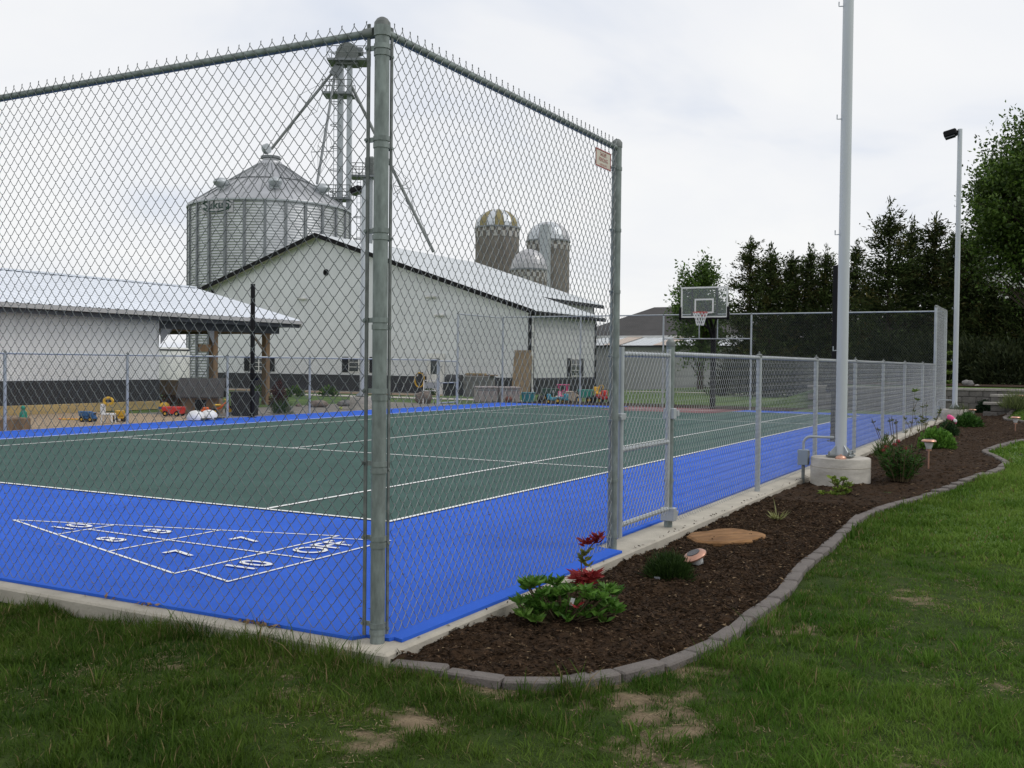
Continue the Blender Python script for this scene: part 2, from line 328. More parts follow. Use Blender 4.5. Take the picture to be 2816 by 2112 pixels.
# court
court = MB().prism([(-14.62, -0.03), (-0.13, -0.03), (-0.10, 0.045), (0.04, 0.045), (0.05, 0.075), (0.105, 0.06), (0.128, 2.9), (-0.02, 2.94), (-0.14, 3.0), (-0.14, 27.62), (-14.62, 27.62)], 0.001, 0.018).build('sports_court', BLUE, None)
tag(court, 'blue plastic tile court surface', kind='structure')
def sheet(name, poly, z, m_, parent=court):
    return MB().add([(x, y, z) for x, y in poly], [tuple(range(len(poly)))]).build(name, m_, parent)
sheet('green_playing_area', [(-12.8, 3.1), (-2.1, 3.1), (-2.1, 26.3), (-12.8, 26.3)], 0.0215, GREEN)
sheet('red_key_area', [(-9.4, 24.6), (-5.95, 24.6), (-5.7, 27.6), (-9.6, 27.6)], 0.025, RED)
def line(p, q, w=0.05, z=0.0285):
    p, q = Vector(p), Vector(q); d = (q-p).normalized(); n = Vector((-d.y, d.x))*w/2
    sheet('court_line', [tuple(p-n), tuple(q-n), tuple(q+n), tuple(p+n)], z, PAINT)
k = 0.025
for i, (p, q) in enumerate([((-12.8-k, 3.1), (-2.1+k, 3.1)), ((-12.8-k, 26.3), (-2.1+k, 26.3)), ((-12.8, 3.1+k), (-12.8, 26.3-k)), ((-2.1, 3.1+k), (-2.1, 26.3-k)), ((-11.6, 3.1+k), (-11.6, 26.3-k)), ((-3.5, 3.1+k), (-3.5, 26.3-k)),
             ((-11.6+k, 8.42), (-3.5-k, 8.42)), ((-3.5+k, 8.42), (-2.1-k, 8.42)), ((-11.6+k, 20.8), (-3.5-k, 20.8)), ((-3.5+k, 20.8), (-2.1-k, 20.8)), ((-7.7, 8.42+k), (-7.7, 20.8-k)), ((-9.2, 26.0), (-6.2, 26.0))]): line(p, q, 0.05, 0.0285)
# shuffleboard figure
sz = 0.0222
for j, (p, q) in enumerate([((-4.85, 1.5), (-2.03, 0.61)), ((-4.85, 1.5), (-2.03, 2.30)), ((-2.03, 0.60), (-2.03, 2.31)), ((-3.92, 1.22), (-3.92, 1.76)), ((-3.0, 0.93), (-3.0, 2.02)), ((-3.92, 1.49), (-1.56, 1.44)), ((-2.0, 0.74), (-1.56, 0.60)), ((-1.56, 0.585), (-1.56, 2.34)), ((-2.0, 2.18), (-1.56, 2.32))]): line(p, q, 0.023, sz+0.0004*j)
for body, x, y in [('10', -4.1, 1.49), ('8', -3.35, 1.25), ('8', -3.35, 1.70), ('7', -2.48, 1.12), ('7', -2.48, 1.78), ('10', -1.79, 1.04), ('OFF', -1.79, 1.83)]:
    me = textmesh(body, 0.30, 0.0, 0.003); me.materials.clear(); me.materials.append(PAINT)
    me.transform(Matrix(((0, -1.25, 0, x), (1, 0, 0, y), (0, 0, 1, sz+0.006), (0, 0, 0, 1))))
    link('painted_number' if body != 'OFF' else 'painted_word', me, court)

# edging curve of the planting bed
EP = [(1098, 1815), (1181, 1834), (1257, 1851), (1342, 1864), (1423, 1876), (1514, 1874), (1614, 1866), (1700, 1851), (1850, 1812), (1925, 1780), (2000, 1742), (2041, 1701), (2116, 1653), (2164, 1612), (2205, 1550), (2266, 1509), (2321, 1455), (2369, 1414), (2437, 1390), (2492, 1376), (2600, 1354), (2690, 1332), (2744, 1315), (2768, 1291), (2737, 1274), (2703, 1260), (2739, 1245), (2801, 1225)]
E2 = [tuple(at(x, y, 2, -0.055)[:2]) for x, y in EP] + [(2.75, 20.3), (3.6, 21.0), (5.0, 21.2)]
E2[0] = (0.17, -0.12)
def resample(pts, step):
    P = np.array(pts); d = np.r_[0, np.cumsum(np.hypot(*np.diff(P, axis=0).T))]; s_ = np.arange(0, d[-1], step)
    return np.stack([np.interp(s_, d, P[:, 0]), np.interp(s_, d, P[:, 1])], 1)
def smoothc(P, k):
    P = np.array(P, float)
    for _ in range(k):
        Q = P.copy(); Q[1:-1] = 0.25*P[:-2]+0.5*P[1:-1]+0.25*P[2:]; P = Q
    return P
EC = smoothc(resample(E2, 0.08), 6)
L2 = [tuple(atg(x, y)[:2]) for x, y in [(2816, 1166), (2768, 1160), (2761, 1154), (2779, 1141), (2816, 1118)]]
# planting bed mulch
BEDP = [(0.16, -0.15)]+[tuple(p) for p in EC]+[(6.0, 21.2), (7.0, 25.0), (L2[0][0]+1.5, L2[0][1]+0.2)]+L2+[(L2[-1][0]+2, L2[-1][1]+2), (6.5, 30.7), (0.16, 30.7)]
def mz(x, y):
    return G(x, y)+0.045+0.022*(vnoise(x, y, 0.11, 1)-0.5)*2+0.014*(vnoise(x, y, 0.045, 2)-0.5)*2+0.05*(vnoise(x, y, 0.6, 3)-0.5)
bedV = []; bedT = []; off = 0
for (ya, yb, st) in ((-0.4, 7.0, 0.022), (7.0, 31.0, 0.06)):
    xs = np.arange(0.16, 7.2 if st > 0.03 else 2.4, st); ys = np.arange(ya, yb+st/2, st); X, Y = np.meshgrid(xs, ys)
    jit = st*0.25; Xj = X+rng.uniform(-jit, jit, X.shape); Xj[:, 0] = 0.16
    Z = mz(Xj, Y)-.034*np.exp(-(polydist(Xj, Y, [tuple(p) for p in EC[::2]])/.09)**2); n = len(xs); ii, jj = np.meshgrid(np.arange(len(ys)-1), np.arange(n-1), indexing='ij')
    cxm = (X[:-1, :-1]+X[1:, 1:])/2; cym = (Y[:-1, :-1]+Y[1:, 1:])/2; ok = inpoly(cxm, cym, BEDP) & (polydist(cxm, cym, [tuple(p) for p in EC[::2]]) > (.008 if st < .03 else .008))
    a = (ii*n+jj)[ok]; bedT.append(np.concatenate([np.stack([a, a+1, a+n+1], 1), np.stack([a, a+n+1, a+n], 1)])+off)
    bedV.append(np.stack([Xj.ravel(), Y.ravel(), Z.ravel()], 1)); off += Xj.size
V = np.concatenate(bedV); T = np.concatenate(bedT); used = np.unique(T); mp = np.zeros(len(V), np.int64); mp[used] = np.arange(len(used))
bed = npmesh('mulch_bed', V[used], mp[T], None, MULCH); tag(bed, 'dark brown bark mulch planting bed beside the court', kind='structure')
# loose bark shreds on the bed
def shards(n, box, lmin, lmax):
    x = rng.uniform(box[0], box[1], n*3); y = rng.uniform(box[2], box[3], n*3); ok = inpoly(x, y, BEDP) & (polydist(x, y, [tuple(p) for p in EC]) > 0.03); x = x[ok][:n]; y = y[ok][:n]; n = len(x)
    z = mz(x, y)+rng.uniform(-0.004, 0.010, n); a = rng.uniform(0, 6.283, n); l = rng.uniform(lmin, lmax, n); w = l*rng.uniform(0.12, 0.3, n); tl = rng.uniform(-0.5, 0.5, n)
    dx, dy = np.cos(a), np.sin(a); P = np.stack([x, y, z], 1)
    D = np.stack([dx, dy, tl], 1)*l[:, None]/2; Wd = np.stack([-dy, dx, rng.uniform(-.4, .4, n)], 1)*w[:, None]/2; U = np.array([0, 0, 1.])*np.minimum(w, 0.006)[:, None]
    V = np.stack([P-D, P+Wd, P+D, P-Wd+U], 1).reshape(-1, 3); b0 = np.arange(n)*4
    T = np.concatenate([np.stack([b0, b0+1, b0+3], 1), np.stack([b0+1, b0+2, b0+3], 1), np.stack([b0, b0+2, b0+1], 1), np.stack([b0, b0+3, b0+2], 1)])
    base = np.array([[0.022, 0.0135, 0.0075], [0.050, 0.030, 0.0165], [0.092, 0.056, 0.032], [0.24, 0.17, 0.10]]); pick = rng.choice(4, n, p=[.40, .35, .21, .04])
    c = base[pick]*rng.uniform(0.75, 1.25, (n, 1)); return V, T, np.repeat(c, 4, 0)
A = shards(26000, (0.16, 2.2, -0.2, 7), 0.010, 0.055); B = shards(9000, (0.16, 4.5, 7, 30), 0.03, 0.09)
tag(npmesh('bark_shreds', np.r_[A[0], B[0]], np.r_[A[1], B[1]+len(A[0])], np.r_[A[2], B[2]], CHIP), 'loose shredded bark lying over the planting bed', 'mulch', kind='stuff')

# paver edging
edg = empty('garden_edging', (EC[0][0], EC[0][1], gz(*EC[0])), 'curved row of grey concrete pavers edging the mulch bed', 'edging')
d = np.r_[0, np.cumsum(np.hypot(*np.diff(EC, axis=0).T))]; pos = 0.0; LEN = 0.285; i = 0
pmesh = []
for q in range(3):
    mb = MB(); rr = random.Random(q); mb.box((0, 0, 0), (LEN-0.003, 0.098-0.005*q, 0.12)); pmesh.append(mb.mesh('paver', PAVER, bev=0.009))
while pos < d[-1]-LEN:
    p = np.array([np.interp(pos, d, EC[:, 0]), np.interp(pos, d, EC[:, 1])]); q = np.array([np.interp(pos+LEN, d, EC[:, 0]), np.interp(pos+LEN, d, EC[:, 1])])
    c = (p+q)/2; ang = math.atan2(q[1]-p[1], q[0]-p[0])+random.uniform(-.03, .03)
    o = link('paver', pmesh[i % 3], edg); o.location = (c[0]-EC[0][0], c[1]-EC[0][1], -0.012+random.uniform(-.008, .008)+gz(*c)-gz(*EC[0])); o.rotation_euler = (random.uniform(-.03, .03), random.uniform(-.02, .02), ang)
    o.scale.x = float(np.hypot(*(q-p))/LEN)*1.0
    pos += LEN; i += 1
LC = smoothc(resample(L2, 0.08), 3)
edg2 = empty('garden_edging', (LC[0][0], LC[0][1], gz(*LC[0])), 'short grey paver edging around the pointed lawn tip by far lamp', 'edging')
d2 = np.r_[0, np.cumsum(np.hypot(*np.diff(LC, axis=0).T))]; pos = 0
while pos < d2[-1]-LEN:
    p = np.array([np.interp(pos, d2, LC[:, 0]), np.interp(pos, d2, LC[:, 1])]); q = np.array([np.interp(pos+LEN, d2, LC[:, 0]), np.interp(pos+LEN, d2, LC[:, 1])]); c = (p+q)/2
    link('paver', pmesh[0], edg2, (c[0]-LC[0][0], c[1]-LC[0][1], 0.02+gz(*c)-gz(*LC[0])), (0, 0, math.atan2(q[1]-p[1], q[0]-p[0]))); pos += LEN

# grass
def bnoise(x, y): return vnoise(x, y, 0.34, 11)*0.42+vnoise(x, y, 0.13, 12)*0.36+vnoise(x, y, 0.05, 13)*0.22
def barethr(x, y, nearedge):
    return 0.19+0.21*nearedge*(1-sm(3.0, 5.5, y))*sm(-2.6, -0.6, x)+0.07*sm(-0.2, 1.2, x)*(1-sm(0.3, 1.5, y))+0.10*np.exp(-((x-1.55)/.22)**2)*(1-sm(1.5, 3.2, y))
def edgeprox(x, y): return np.exp(-np.minimum(polydist(x, y, [tuple(p) for p in EC[::3]]), np.where(x < 0.2, np.abs(y+0.15), 9))/0.5)
LAWNG = mat('lawn_thatch', (0.1, 0.1, 0.1), 0.95, 0, 0.1, 5, 0.8, 80, attr='Col', spec=0.1)
lx, ly = np.arange(-4.6, 4.6, .04), np.arange(-2.7, 5.0, .04); LX, LY = np.meshgrid(lx, ly); bn = bnoise(LX, LY); tt_ = barethr(LX, LY, edgeprox(LX, LY))
fb = sm(1.18, 0.72, bn/tt_)[..., None]; fine = vnoise(LX, LY, .07, 41)[..., None]*.6+rng.uniform(0, 1, LX.shape)[..., None]*.4
cc_ = (np.array([.018, .036, .007])*(1-fine)+np.array([.050, .075, .016])*fine)*(1-fb)+(np.array([.085, .065, .040])*(1-fine)+np.array([.24, .185, .12])*fine)*fb
lok = ~inpoly(LX, LY, BEDP) & ~((LX < 0.15) & (LY > -0.145)); n_ = len(lx); ii, jj = np.meshgrid(np.arange(len(ly)-1), np.arange(n_-1), indexing='ij'); a = (ii*n_+jj)[lok[:-1, :-1] | lok[1:, 1:]]
V = np.stack([LX.ravel(), LY.ravel(), (G(LX, LY)+.006+.012*(vnoise(LX, LY, .13, 42)-.5)).ravel()], 1)
tag(npmesh('lawn', V, np.concatenate([np.stack([a, a+1, a+n_+1], 1), np.stack([a, a+n_+1, a+n_], 1)]), cc_.reshape(-1, 3), LAWNG), 'near lawn floor with bare dry patches', kind='structure')
def grass(n, box, h0, h1, w0, dens_seed=0, edge_boost=False):
    x = rng.uniform(box[0], box[1], n); y = rng.uniform(box[2], box[3], n); tuftdir = np.full(n, np.nan)
    if edge_boost:      # most blades grow in clumps that lean outward
        nt_ = n//26; ti = rng.integers(0, nt_, int(n*.62)); tx, ty = rng.uniform(box[0], box[1], nt_), rng.uniform(box[2], box[3], nt_); q_ = rng.normal(0, 1, (len(ti), 2)); rad_ = rng.uniform(.012, .034, nt_)[ti]
        x[:len(ti)] = tx[ti]+q_[:, 0]*rad_; y[:len(ti)] = ty[ti]+q_[:, 1]*rad_; tuftdir[:len(ti)] = np.arctan2(q_[:, 1], q_[:, 0])
    ok = ~inpoly(x, y, BEDP) & ~((x > -15) & (x < 0.185) & (y > -0.165) & (y < 28.1))
    ecl = [tuple(p) for p in EC[::3]]; de = polydist(x, y, ecl); ok &= de > 0.055
    bare = bnoise(x, y)
    nearedge = np.exp(-np.minimum(de, np.where(x < 0.2, np.abs(y+0.15), 9))/0.55)
    thr = barethr(x, y, nearedge)
    ok &= bare > thr*rng.uniform(0.62, 1.08, n)
    x = x[ok]; y = y[ok]; de = de[ok]; tuftdir = tuftdir[ok]; n = len(x)
    tuft = np.clip((vnoise(x, y, 0.20, 21)-0.35)*2.2, 0, 1)*0.55+vnoise(x, y, 0.8, 22)*0.45
    h = rng.uniform(h0, h1, n)*(0.52+1.15*tuft)
    dk = np.where(x < 0.2, np.abs(y+0.15), 9); ed = np.exp(-np.minimum(de, dk)/0.10); h = h*(1+1.3*ed*(vnoise(x, y, 0.30, 23) > np.where(de < dk, .66, .5)))
    a = rng.uniform(0, 6.283, n); lean = h*rng.uniform(0.2, 1.15, n); la = np.where(np.isnan(tuftdir), a+rng.uniform(-.6, .6, n)+1.57, tuftdir+rng.normal(0, .35, n)); a = np.where(np.isnan(tuftdir), a, la-1.57+rng.normal(0, .3, n)); w = rng.uniform(0.7, 1.3, n)*w0
    z = G(x, y)-0.005; P = np.stack([x, y, z], 1); side = np.stack([np.cos(a), np.sin(a), 0*a], 1)*w[:, None]/2
    L = np.stack([np.cos(la)*lean, np.sin(la)*lean, np.sqrt(np.maximum(h*h-lean*lean*0.5, 1e-5))], 1)
    mid = P+L*np.array([0.38, 0.38, 0.6]); tip = P+L
    V = np.stack([P-side, P+side, mid+side*0.8, mid-side*0.8, tip], 1).reshape(-1, 3); b0 = np.arange(n)*5
    T = np.stack([np.stack([b0, b0+1, b0+2], 1), np.stack([b0, b0+2, b0+3], 1), np.stack([b0+3, b0+2, b0+4], 1)], 1).reshape(-1, 3)
    g = np.clip(vnoise(x, y, 0.9, 31)*0.5+vnoise(x, y, 0.25, 32)*0.5+rng.normal(0, .12, n), 0, 1)[:, None]
    lush = sm(0.6, 2.4, x)[:, None]
    c1 = np.array([0.014, 0.048, 0.004])*(1-lush)+np.array([0.034, 0.105, 0.007])*lush; c2 = np.array([0.100, 0.158, 0.024])*(1-lush)+np.array([0.165, 0.255, 0.045])*lush
    c = c1*(1-g)+c2*g; dry = rng.uniform(0, 1, n) < (0.025+0.10*nearedge[ok]*(1-sm(4, 7, y))); c[dry] = np.array([0.22, 0.17, 0.085])*rng.uniform(.7, 1.2, (dry.sum(), 1))
    return V, T, np.repeat(c, 5, 0)
parts = [grass(168000, (-2.2, 3.2, -1.75, 0.9), 0.022, 0.060, 0.0036, edge_boost=True), grass(75000, (-4.2, -2.0, -2.2, -0.1), 0.022, 0.060, 0.0044, edge_boost=True), grass(60000, (1.2, 4.6, 0.9, 4.5), 0.022, 0.055, 0.0052, edge_boost=True),
         grass(75000, (0.9, 5.0, 4.5, 12), 0.03, 0.07, 0.011), grass(50000, (1.2, 8, 12, 30), 0.03, 0.075, 0.024), grass(9000, (-3.0, 3.4, -2.6, -1.75), 0.022, 0.06, 0.0045, edge_boost=True), grass(7000, (-3.0, 3.2, -1.9, 2.0), 0.045, 0.10, 0.0068, edge_boost=True)]
off = 0; GV = []; GT = []; GC = []
for v, t, c in parts: GV.append(v); GT.append(t+off); GC.append(c); off += len(v)
tag(npmesh('grass', np.concatenate(GV), np.concatenate(GT), np.concatenate(GC), GRASS), 'short uneven green lawn grass around the court', 'grass', kind='stuff')
# dry thatch lying in the bare patches
x = rng.uniform(-4, 3, 60000); y = rng.uniform(-2.2, 4, 60000); bare = bnoise(x, y)
ok = (bare < 0.41) & ~inpoly(x, y, BEDP) & ~((x < 0.2) & (y > -0.17)) & (polydist(x, y, [tuple(p) for p in EC[::3]]) > 0.07); x = x[ok][:15000]; y = y[ok][:15000]; n = len(x)
a = rng.uniform(0, 6.28, n); l = rng.uniform(.015, .05, n); P = np.stack([x, y, G(x, y)+rng.uniform(.003, .016, n)], 1); D = np.stack([np.cos(a), np.sin(a), rng.uniform(-.2, .2, n)], 1)*l[:, None]; Wd = np.stack([-np.sin(a), np.cos(a), 0*a], 1)*0.0022
V = np.stack([P-Wd, P+Wd, P+D], 1).reshape(-1, 3); c = np.array([0.26, 0.20, 0.12])*rng.uniform(.55, 1.15, (n, 1))
tag(npmesh('dry_thatch', V, np.arange(3*n).reshape(-1, 3), np.repeat(c, 3, 0), CHIP), 'pale dry thatch in the bare lawn patches', 'thatch', kind='stuff')

# ================================================================== FENCES
PW, PH = 0.0697, 0.0865          # diamond width / height
def chainlink(A, axis, length, z0, z1, out, segs=3, sides=4, wire=0.0023, dep=0.0055, knuckle=True, PW=PW):
    """woven wire panel; A = start point, axis 0/1, length signed, out = outward unit normal"""
    hw = PW/2; nw = int(abs(length)/hw); sg = 1 if length > 0 else -1; hp = PH/2; nseg = int((z1-z0)/hp)
    # one wire's local path: u (0..hw), z, depth
    path = []
    for j in range(nseg):
        za = j*hp; u0_, u1_ = (0, hw) if j % 2 == 0 else (hw, 0); dd = dep if j % 2 == 0 else -dep
        if segs == 1: path.append((u0_, za, 0))
        elif segs == 2: path += [(u0_, za, 0), ((u0_+u1_)/2, za+hp/2, dd)]
        else: path += [(u0_, za, 0), (u0_+(u1_-u0_)*.16, za+hp*.13, dd), (u0_+(u1_-u0_)*.84, za+hp*.87, dd)]
    ue = 0 if nseg % 2 == 0 else hw; path.append((ue, nseg*hp, 0))
    path = np.array(path); m2 = len(path)
    # wires alternate: odd wires mirrored so neighbours interlock
    tang = np.gradient(path, axis=0); tang /= np.linalg.norm(tang, axis=1)[:, None]
    ref = np.array([0, 0, 1.0]); s1 = np.cross(tang, ref); s1 /= np.linalg.norm(s1, axis=1)[:, None]; s2 = np.cross(tang, s1)
    ring = np.stack([path+wire*(math.cos(2*math.pi*k/sides)*s1+math.sin(2*math.pi*k/sides)*s2) for k in range(sides)], 1)
    local = ring.reshape(-1, 3); quads = []
    for i in range(m2-1):
        for k in range(sides):
            a0, b0 = i*sides+k, i*sides+(k+1) % sides; quads.append((a0, b0, b0+sides)); quads.append((a0, b0+sides, a0+sides))
    quads = np.array(quads); Vs = []; Ts = []
    for w in range(nw):
        L = local.copy()
        if w % 2: L[:, 0] = hw-L[:, 0]; L[:, 2] = -L[:, 2]
        Vs.append(np.stack([L[:, 0]+w*hw, L[:, 1], L[:, 2]], 1)); Ts.append(quads+w*len(local))
    V = np.concatenate(Vs); T = np.concatenate(Ts)
    if knuckle:      # bent-over wire ends along the top
        kv = []; kt = []; o = len(V); topu = ue
        for w in range(nw):
            u = w*hw+(topu if w % 2 == 0 else hw-topu)
            pts = [(u, nseg*hp, 0), (u-0.004, nseg*hp+.006, .004), (u-0.003, nseg*hp+.011, 0), (u+0.003, nseg*hp+.011, -.003), (u+.004, nseg*hp+.004, -.004)]
            for q, p in enumerate(pts):
                for k in range(3): kv.append((p[0]+wire*1.1*math.cos(2.094*k), p[1]+wire*.5, p[2]+wire*1.1*math.sin(2.094*k)))
            for q in range(len(pts)-1):
                for k in range(3):
                    a0, b0 = o+q*3+k, o+q*3+(k+1) % 3; kt += [(a0, b0, b0+3), (a0, b0+3, a0+3)]
            o += len(pts)*3
        V = np.r_[V, np.array(kv)]; T = np.r_[T, np.array(kt)]
    W3 = np.zeros((len(V), 3)); W3[:, axis] = A[axis]+sg*V[:, 0]; oa = 1-axis
    wob = 0.006*np.sin(V[:, 0]*1.7+A[0])*np.sin(V[:, 1]*1.3)
    W3[:, oa] = A[oa]+out*(V[:, 2]+wob); W3[:, 2] = z0+V[:, 1]; return W3, T
def add_mesh_panel(parent, *a, wm=GALVW, **kw):
    V, T = chainlink(*a, **kw); o = npmesh('wire_mesh', V, T, None, wm, None)
    o.parent = parent; o.data.transform(Matrix.Translation(-Vector(parent.location))); tag(o, kind='stuff'); return o
def rel(parent, p): return (p[0]-parent.location.x, p[1]-parent.location.y, p[2]-parent.location.z)
def post(parent, x, y, h, r=0.03, m_=GALV, cap='dome', z0=0.0, name='post'):
    c = rel(parent, (x, y, z0)); mb = MB().lathe([(0, 0), (r, 0), (r, h-0.02)], c, 20); o = mb.build(name, m_, parent, True)
    if cap == 'dome': mb = MB().lathe([(r, h-0.045), (r+.0035, h-0.045), (r+.0035, h-0.008), (r+.0005, h-0.004), (r*.75, h+.010), (r*.4, h+.018), (0.0005, h+.021)], c, 20)
    else: mb = MB().lathe([(r, h-0.03), (r+.003, h-0.03), (r+.003, h), (r*.7, h+.012), (0.0005, h+.018)], c, 16); mb.lathe([(0.008, h+.012), (0.011, h+.03), (0.0005, h+.042)], c, 8)
    k_ = mb.build('post_cap', GALVD, None, True); k_.parent = o; return o
def rail(parent, p, q, r=0.021, m_=GALV, name='rail'):
    return MB().tube([rel(parent, p), rel(parent, q)], r, 12).build(name, m_, parent, True)
def band(parent, x, y, z, r, direction, reach=0.05, h=0.024):
    """tension band round a post with its bolted ears"""
    c = rel(parent, (x, y, z)); mb = MB().lathe([(r+.0006, -h/2), (r+.004, -h/2), (r+.004, h/2), (r+.0006, h/2)], c, 20)
    dx, dy = direction; L = reach; mid = r+L/2-0.004
    mb.box((c[0]+dx*mid, c[1]+dy*mid, c[2]), (L if dx else .008, L if dy else .008, h))
    e = r+L*0.78; a = Vector((c[0]+dx*e, c[1]+dy*e, c[2])); nrm = Vector((dy, dx, 0)); mb.tube([a-nrm*.017, a+nrm*.017], .0085, 8)
    return mb.build('tension_band', GALV, parent, True)
def bar(parent, x, y, z0, z1, ax):
    c = rel(parent, (x, y, (z0+z1)/2)); return MB().box(c, (.018 if ax == 0 else .007, .018 if ax == 1 else .007, z1-z0)).build('tension_bar', GALVD, parent)
R1 = 0.0365; ZT = 3.015
BZ = (2.94, 2.49, 2.04, 1.60, 1.25, 0.89, 0.52, 0.09)
# front fence
ff = empty('chain_link_fence', (-3.05, 0, 0), 'tall chain link fence panel running left from the thick corner post', 'fence')
rail(ff, (-R1-.01, 0, ZT), (-4.3, 0, ZT), 0.0215, name='top_rail'); post(ff, -3.05, 0, 3.0, .03)
for z in BZ: band(ff, 0, 0, z, R1, (-1, 0), .062)
bar(ff, -0.076, -0.006, 0.03, 3.06, 0)
add_mesh_panel(ff, (-0.078, -0.024, 0), 0, -4.2, 0.030, 3.062, -1, segs=3, sides=4, PW=0.076)
MB().lathe([(.0215, -.03), (.027, -.03), (.027, .03), (.0215, .03)], (0, 0, 0), 14).build('rail_end_cup', GALVD, ff, True).matrix_local = Matrix.Translation((3.05-.075, 0, ZT)) @ Matrix.Rotation(math.pi/2, 4, 'Y')
# side fence: tall bay, low run, tall far bay
sf = empty('chain_link_fence', (0, 0, 0), 'long chain link side fence from thick corner post past the gate along the mulch bed', 'fence')
post(sf, 0, 0, 3.065, R1, name='corner_post'); Y1 = 3.01; post(sf, 0, Y1, 3.065, R1, name='gate_post')
rail(sf, (0, R1, ZT), (0, Y1-R1, ZT), .0215, name='top_rail')
for z in BZ: band(sf, 0, 0, z-.034, R1, (0, 1), .045)
for z in (2.86, 2.4, 1.94, 1.46, .98, .52, .1): band(sf, 0, Y1, z, R1, (0, -1), .045)
for z in (ZT, ): MB().lathe([(R1+.0005, -.025), (R1+.005, -.025), (R1+.005, .025), (R1+.0005, .025)], (0, 0, z), 20).build('brace_band', GALV, sf, True)
bar(sf, .01, .068, .03, 3.05, 1); bar(sf, .01, Y1-.066, .03, 3.05, 1)
add_mesh_panel(sf, (.026, .068, 0), 1, Y1-.136, 0.030, 3.062, 1, segs=3, sides=4, wm=GALVM)
Y2 = 4.265; ZL = 1.49
post(sf, 0, Y2, 1.60, .036, name='hinge_post')
for y in (7.2, 10.2, 13.22, 16.2, 19.2, 22.4): post(sf, 0, y, 1.52, .03, GALVL, cap='eye')
post(sf, 0, 25.1, 3.05, R1, GALVL, name='end_post'); post(sf, 0, 27.75, 3.05, R1, GALVL, name='end_post')
rail(sf, (0, Y2+.036, ZL), (0, 25.1-R1, ZL), .0205, GALVL, 'top_rail'); rail(sf, (0, 25.1+R1, ZT), (0, 27.75-R1, ZT), .0205, GALVL, 'top_rail')
for z in (1.35, .85, .4, .1): band(sf, 0, Y2, z, .036, (0, 1), .045)
add_mesh_panel(sf, (.026, Y2+.05, 0), 1, 25.0-Y2, 0.035, 1.535, 1, segs=2, sides=3, wire=.0022, wm=GALVB)
add_mesh_panel(sf, (.026, 25.15, 0), 1, 2.55, 0.035, 3.08, 1, segs=2, sides=3, wire=.0022, wm=GALVB)
# gate
gt = empty('chain_link_gate', (0.012, Y1+.09, 0), 'narrow chain link gate beside the tall post', 'gate')
ya, yb = Y1+.115, Y2-.075
MB().tube([rel(gt, (.012, ya, .07)), rel(gt, (.012, ya, 1.53))], .0225, 12).build('gate_upright', GALVL, gt, True); MB().tube([rel(gt, (.012, yb, .16)), rel(gt, (.012, yb, 1.53))], .02, 12).build('gate_upright', GALVL, gt, True)
for z in (1.475, .74, .165): rail(gt, (.012, ya, z), (.012, yb, z), .02, GALVL, 'gate_rail')
add_mesh_panel(gt, (.036, ya+.01, 0), 1, yb-ya-.02, .12, 1.53, 1, segs=3, sides=4, wm=GALVB)
for z, s_ in ((.98, 1.0), (.115, 1.25)):
    mb = MB().box(rel(gt, (.012, Y2-.03, z)), (.10*s_, .07, .09*s_)); mb.tube([rel(gt, (.05, Y2-.06, z)), rel(gt, (.05, Y2+.055, z))], .013, 8); mb.box(rel(gt, (.06, Y2+.03, z)), (.02, .05, .05)); mb.build('hinge', GALVL, gt, bev=.004)
mb = MB().box(rel(gt, (.035, Y1+.06, 1.0)), (.05, .09, .05)); mb.tube([rel(gt, (.05, Y1+.01, 1.0)), rel(gt, (.05, Y1+.12, 1.0))], .01, 8); mb.build('latch', GALVL, gt, bev=.004)
# far side fence (along the left of the court)
XW = -14.56
lf = empty('chain_link_fence', (XW, 17, 0), 'low chain link fence along the far side of the court in front of toys', 'fence')
for y in (5.3, 8.33, 11.2, 14.17, 17.2, 20.3, 23.5): post(lf, XW, y, 1.52, .03, GALVL, cap='eye')
for y in (24.72, 27.8): post(lf, XW, y, 3.05, R1, GALVL, name='tall_post')
rail(lf, (XW, 2, ZL), (XW, 23.5, ZL), .0205, GALVL, 'top_rail'); rail(lf, (XW, 24.75, ZT), (XW, 27.77, ZT), .0205, GALVL, 'top_rail')
add_mesh_panel(lf, (XW-.026, 2.0, 0), 1, 21.4, .035, 1.535, -1, segs=1, sides=3, wire=.0021, knuckle=False)
add_mesh_panel(lf, (XW-.026, 24.78, 0), 1, 2.95, .035, 3.08, -1, segs=1, sides=3, wire=.0021, knuckle=False)
g2 = empty('chain_link_gate', (XW, 24.1, 0), 'small chain link gate in the far side fence by the grey boxes', 'gate')
for y in (23.58, 24.64): MB().tube([rel(g2, (XW+.01, y, .06)), rel(g2, (XW+.01, y, 1.5))], .02, 8).build('gate_upright', GALVL, g2, True)
for z in (1.46, .76, .12): rail(g2, (XW+.01, 23.58, z), (XW+.01, 24.64, z), .018, GALVL, 'gate_rail')
add_mesh_panel(g2, (XW-.02, 23.6, 0), 1, 1.02, .08, 1.5, -1, segs=1, sides=3, wire=.0021, knuckle=False)
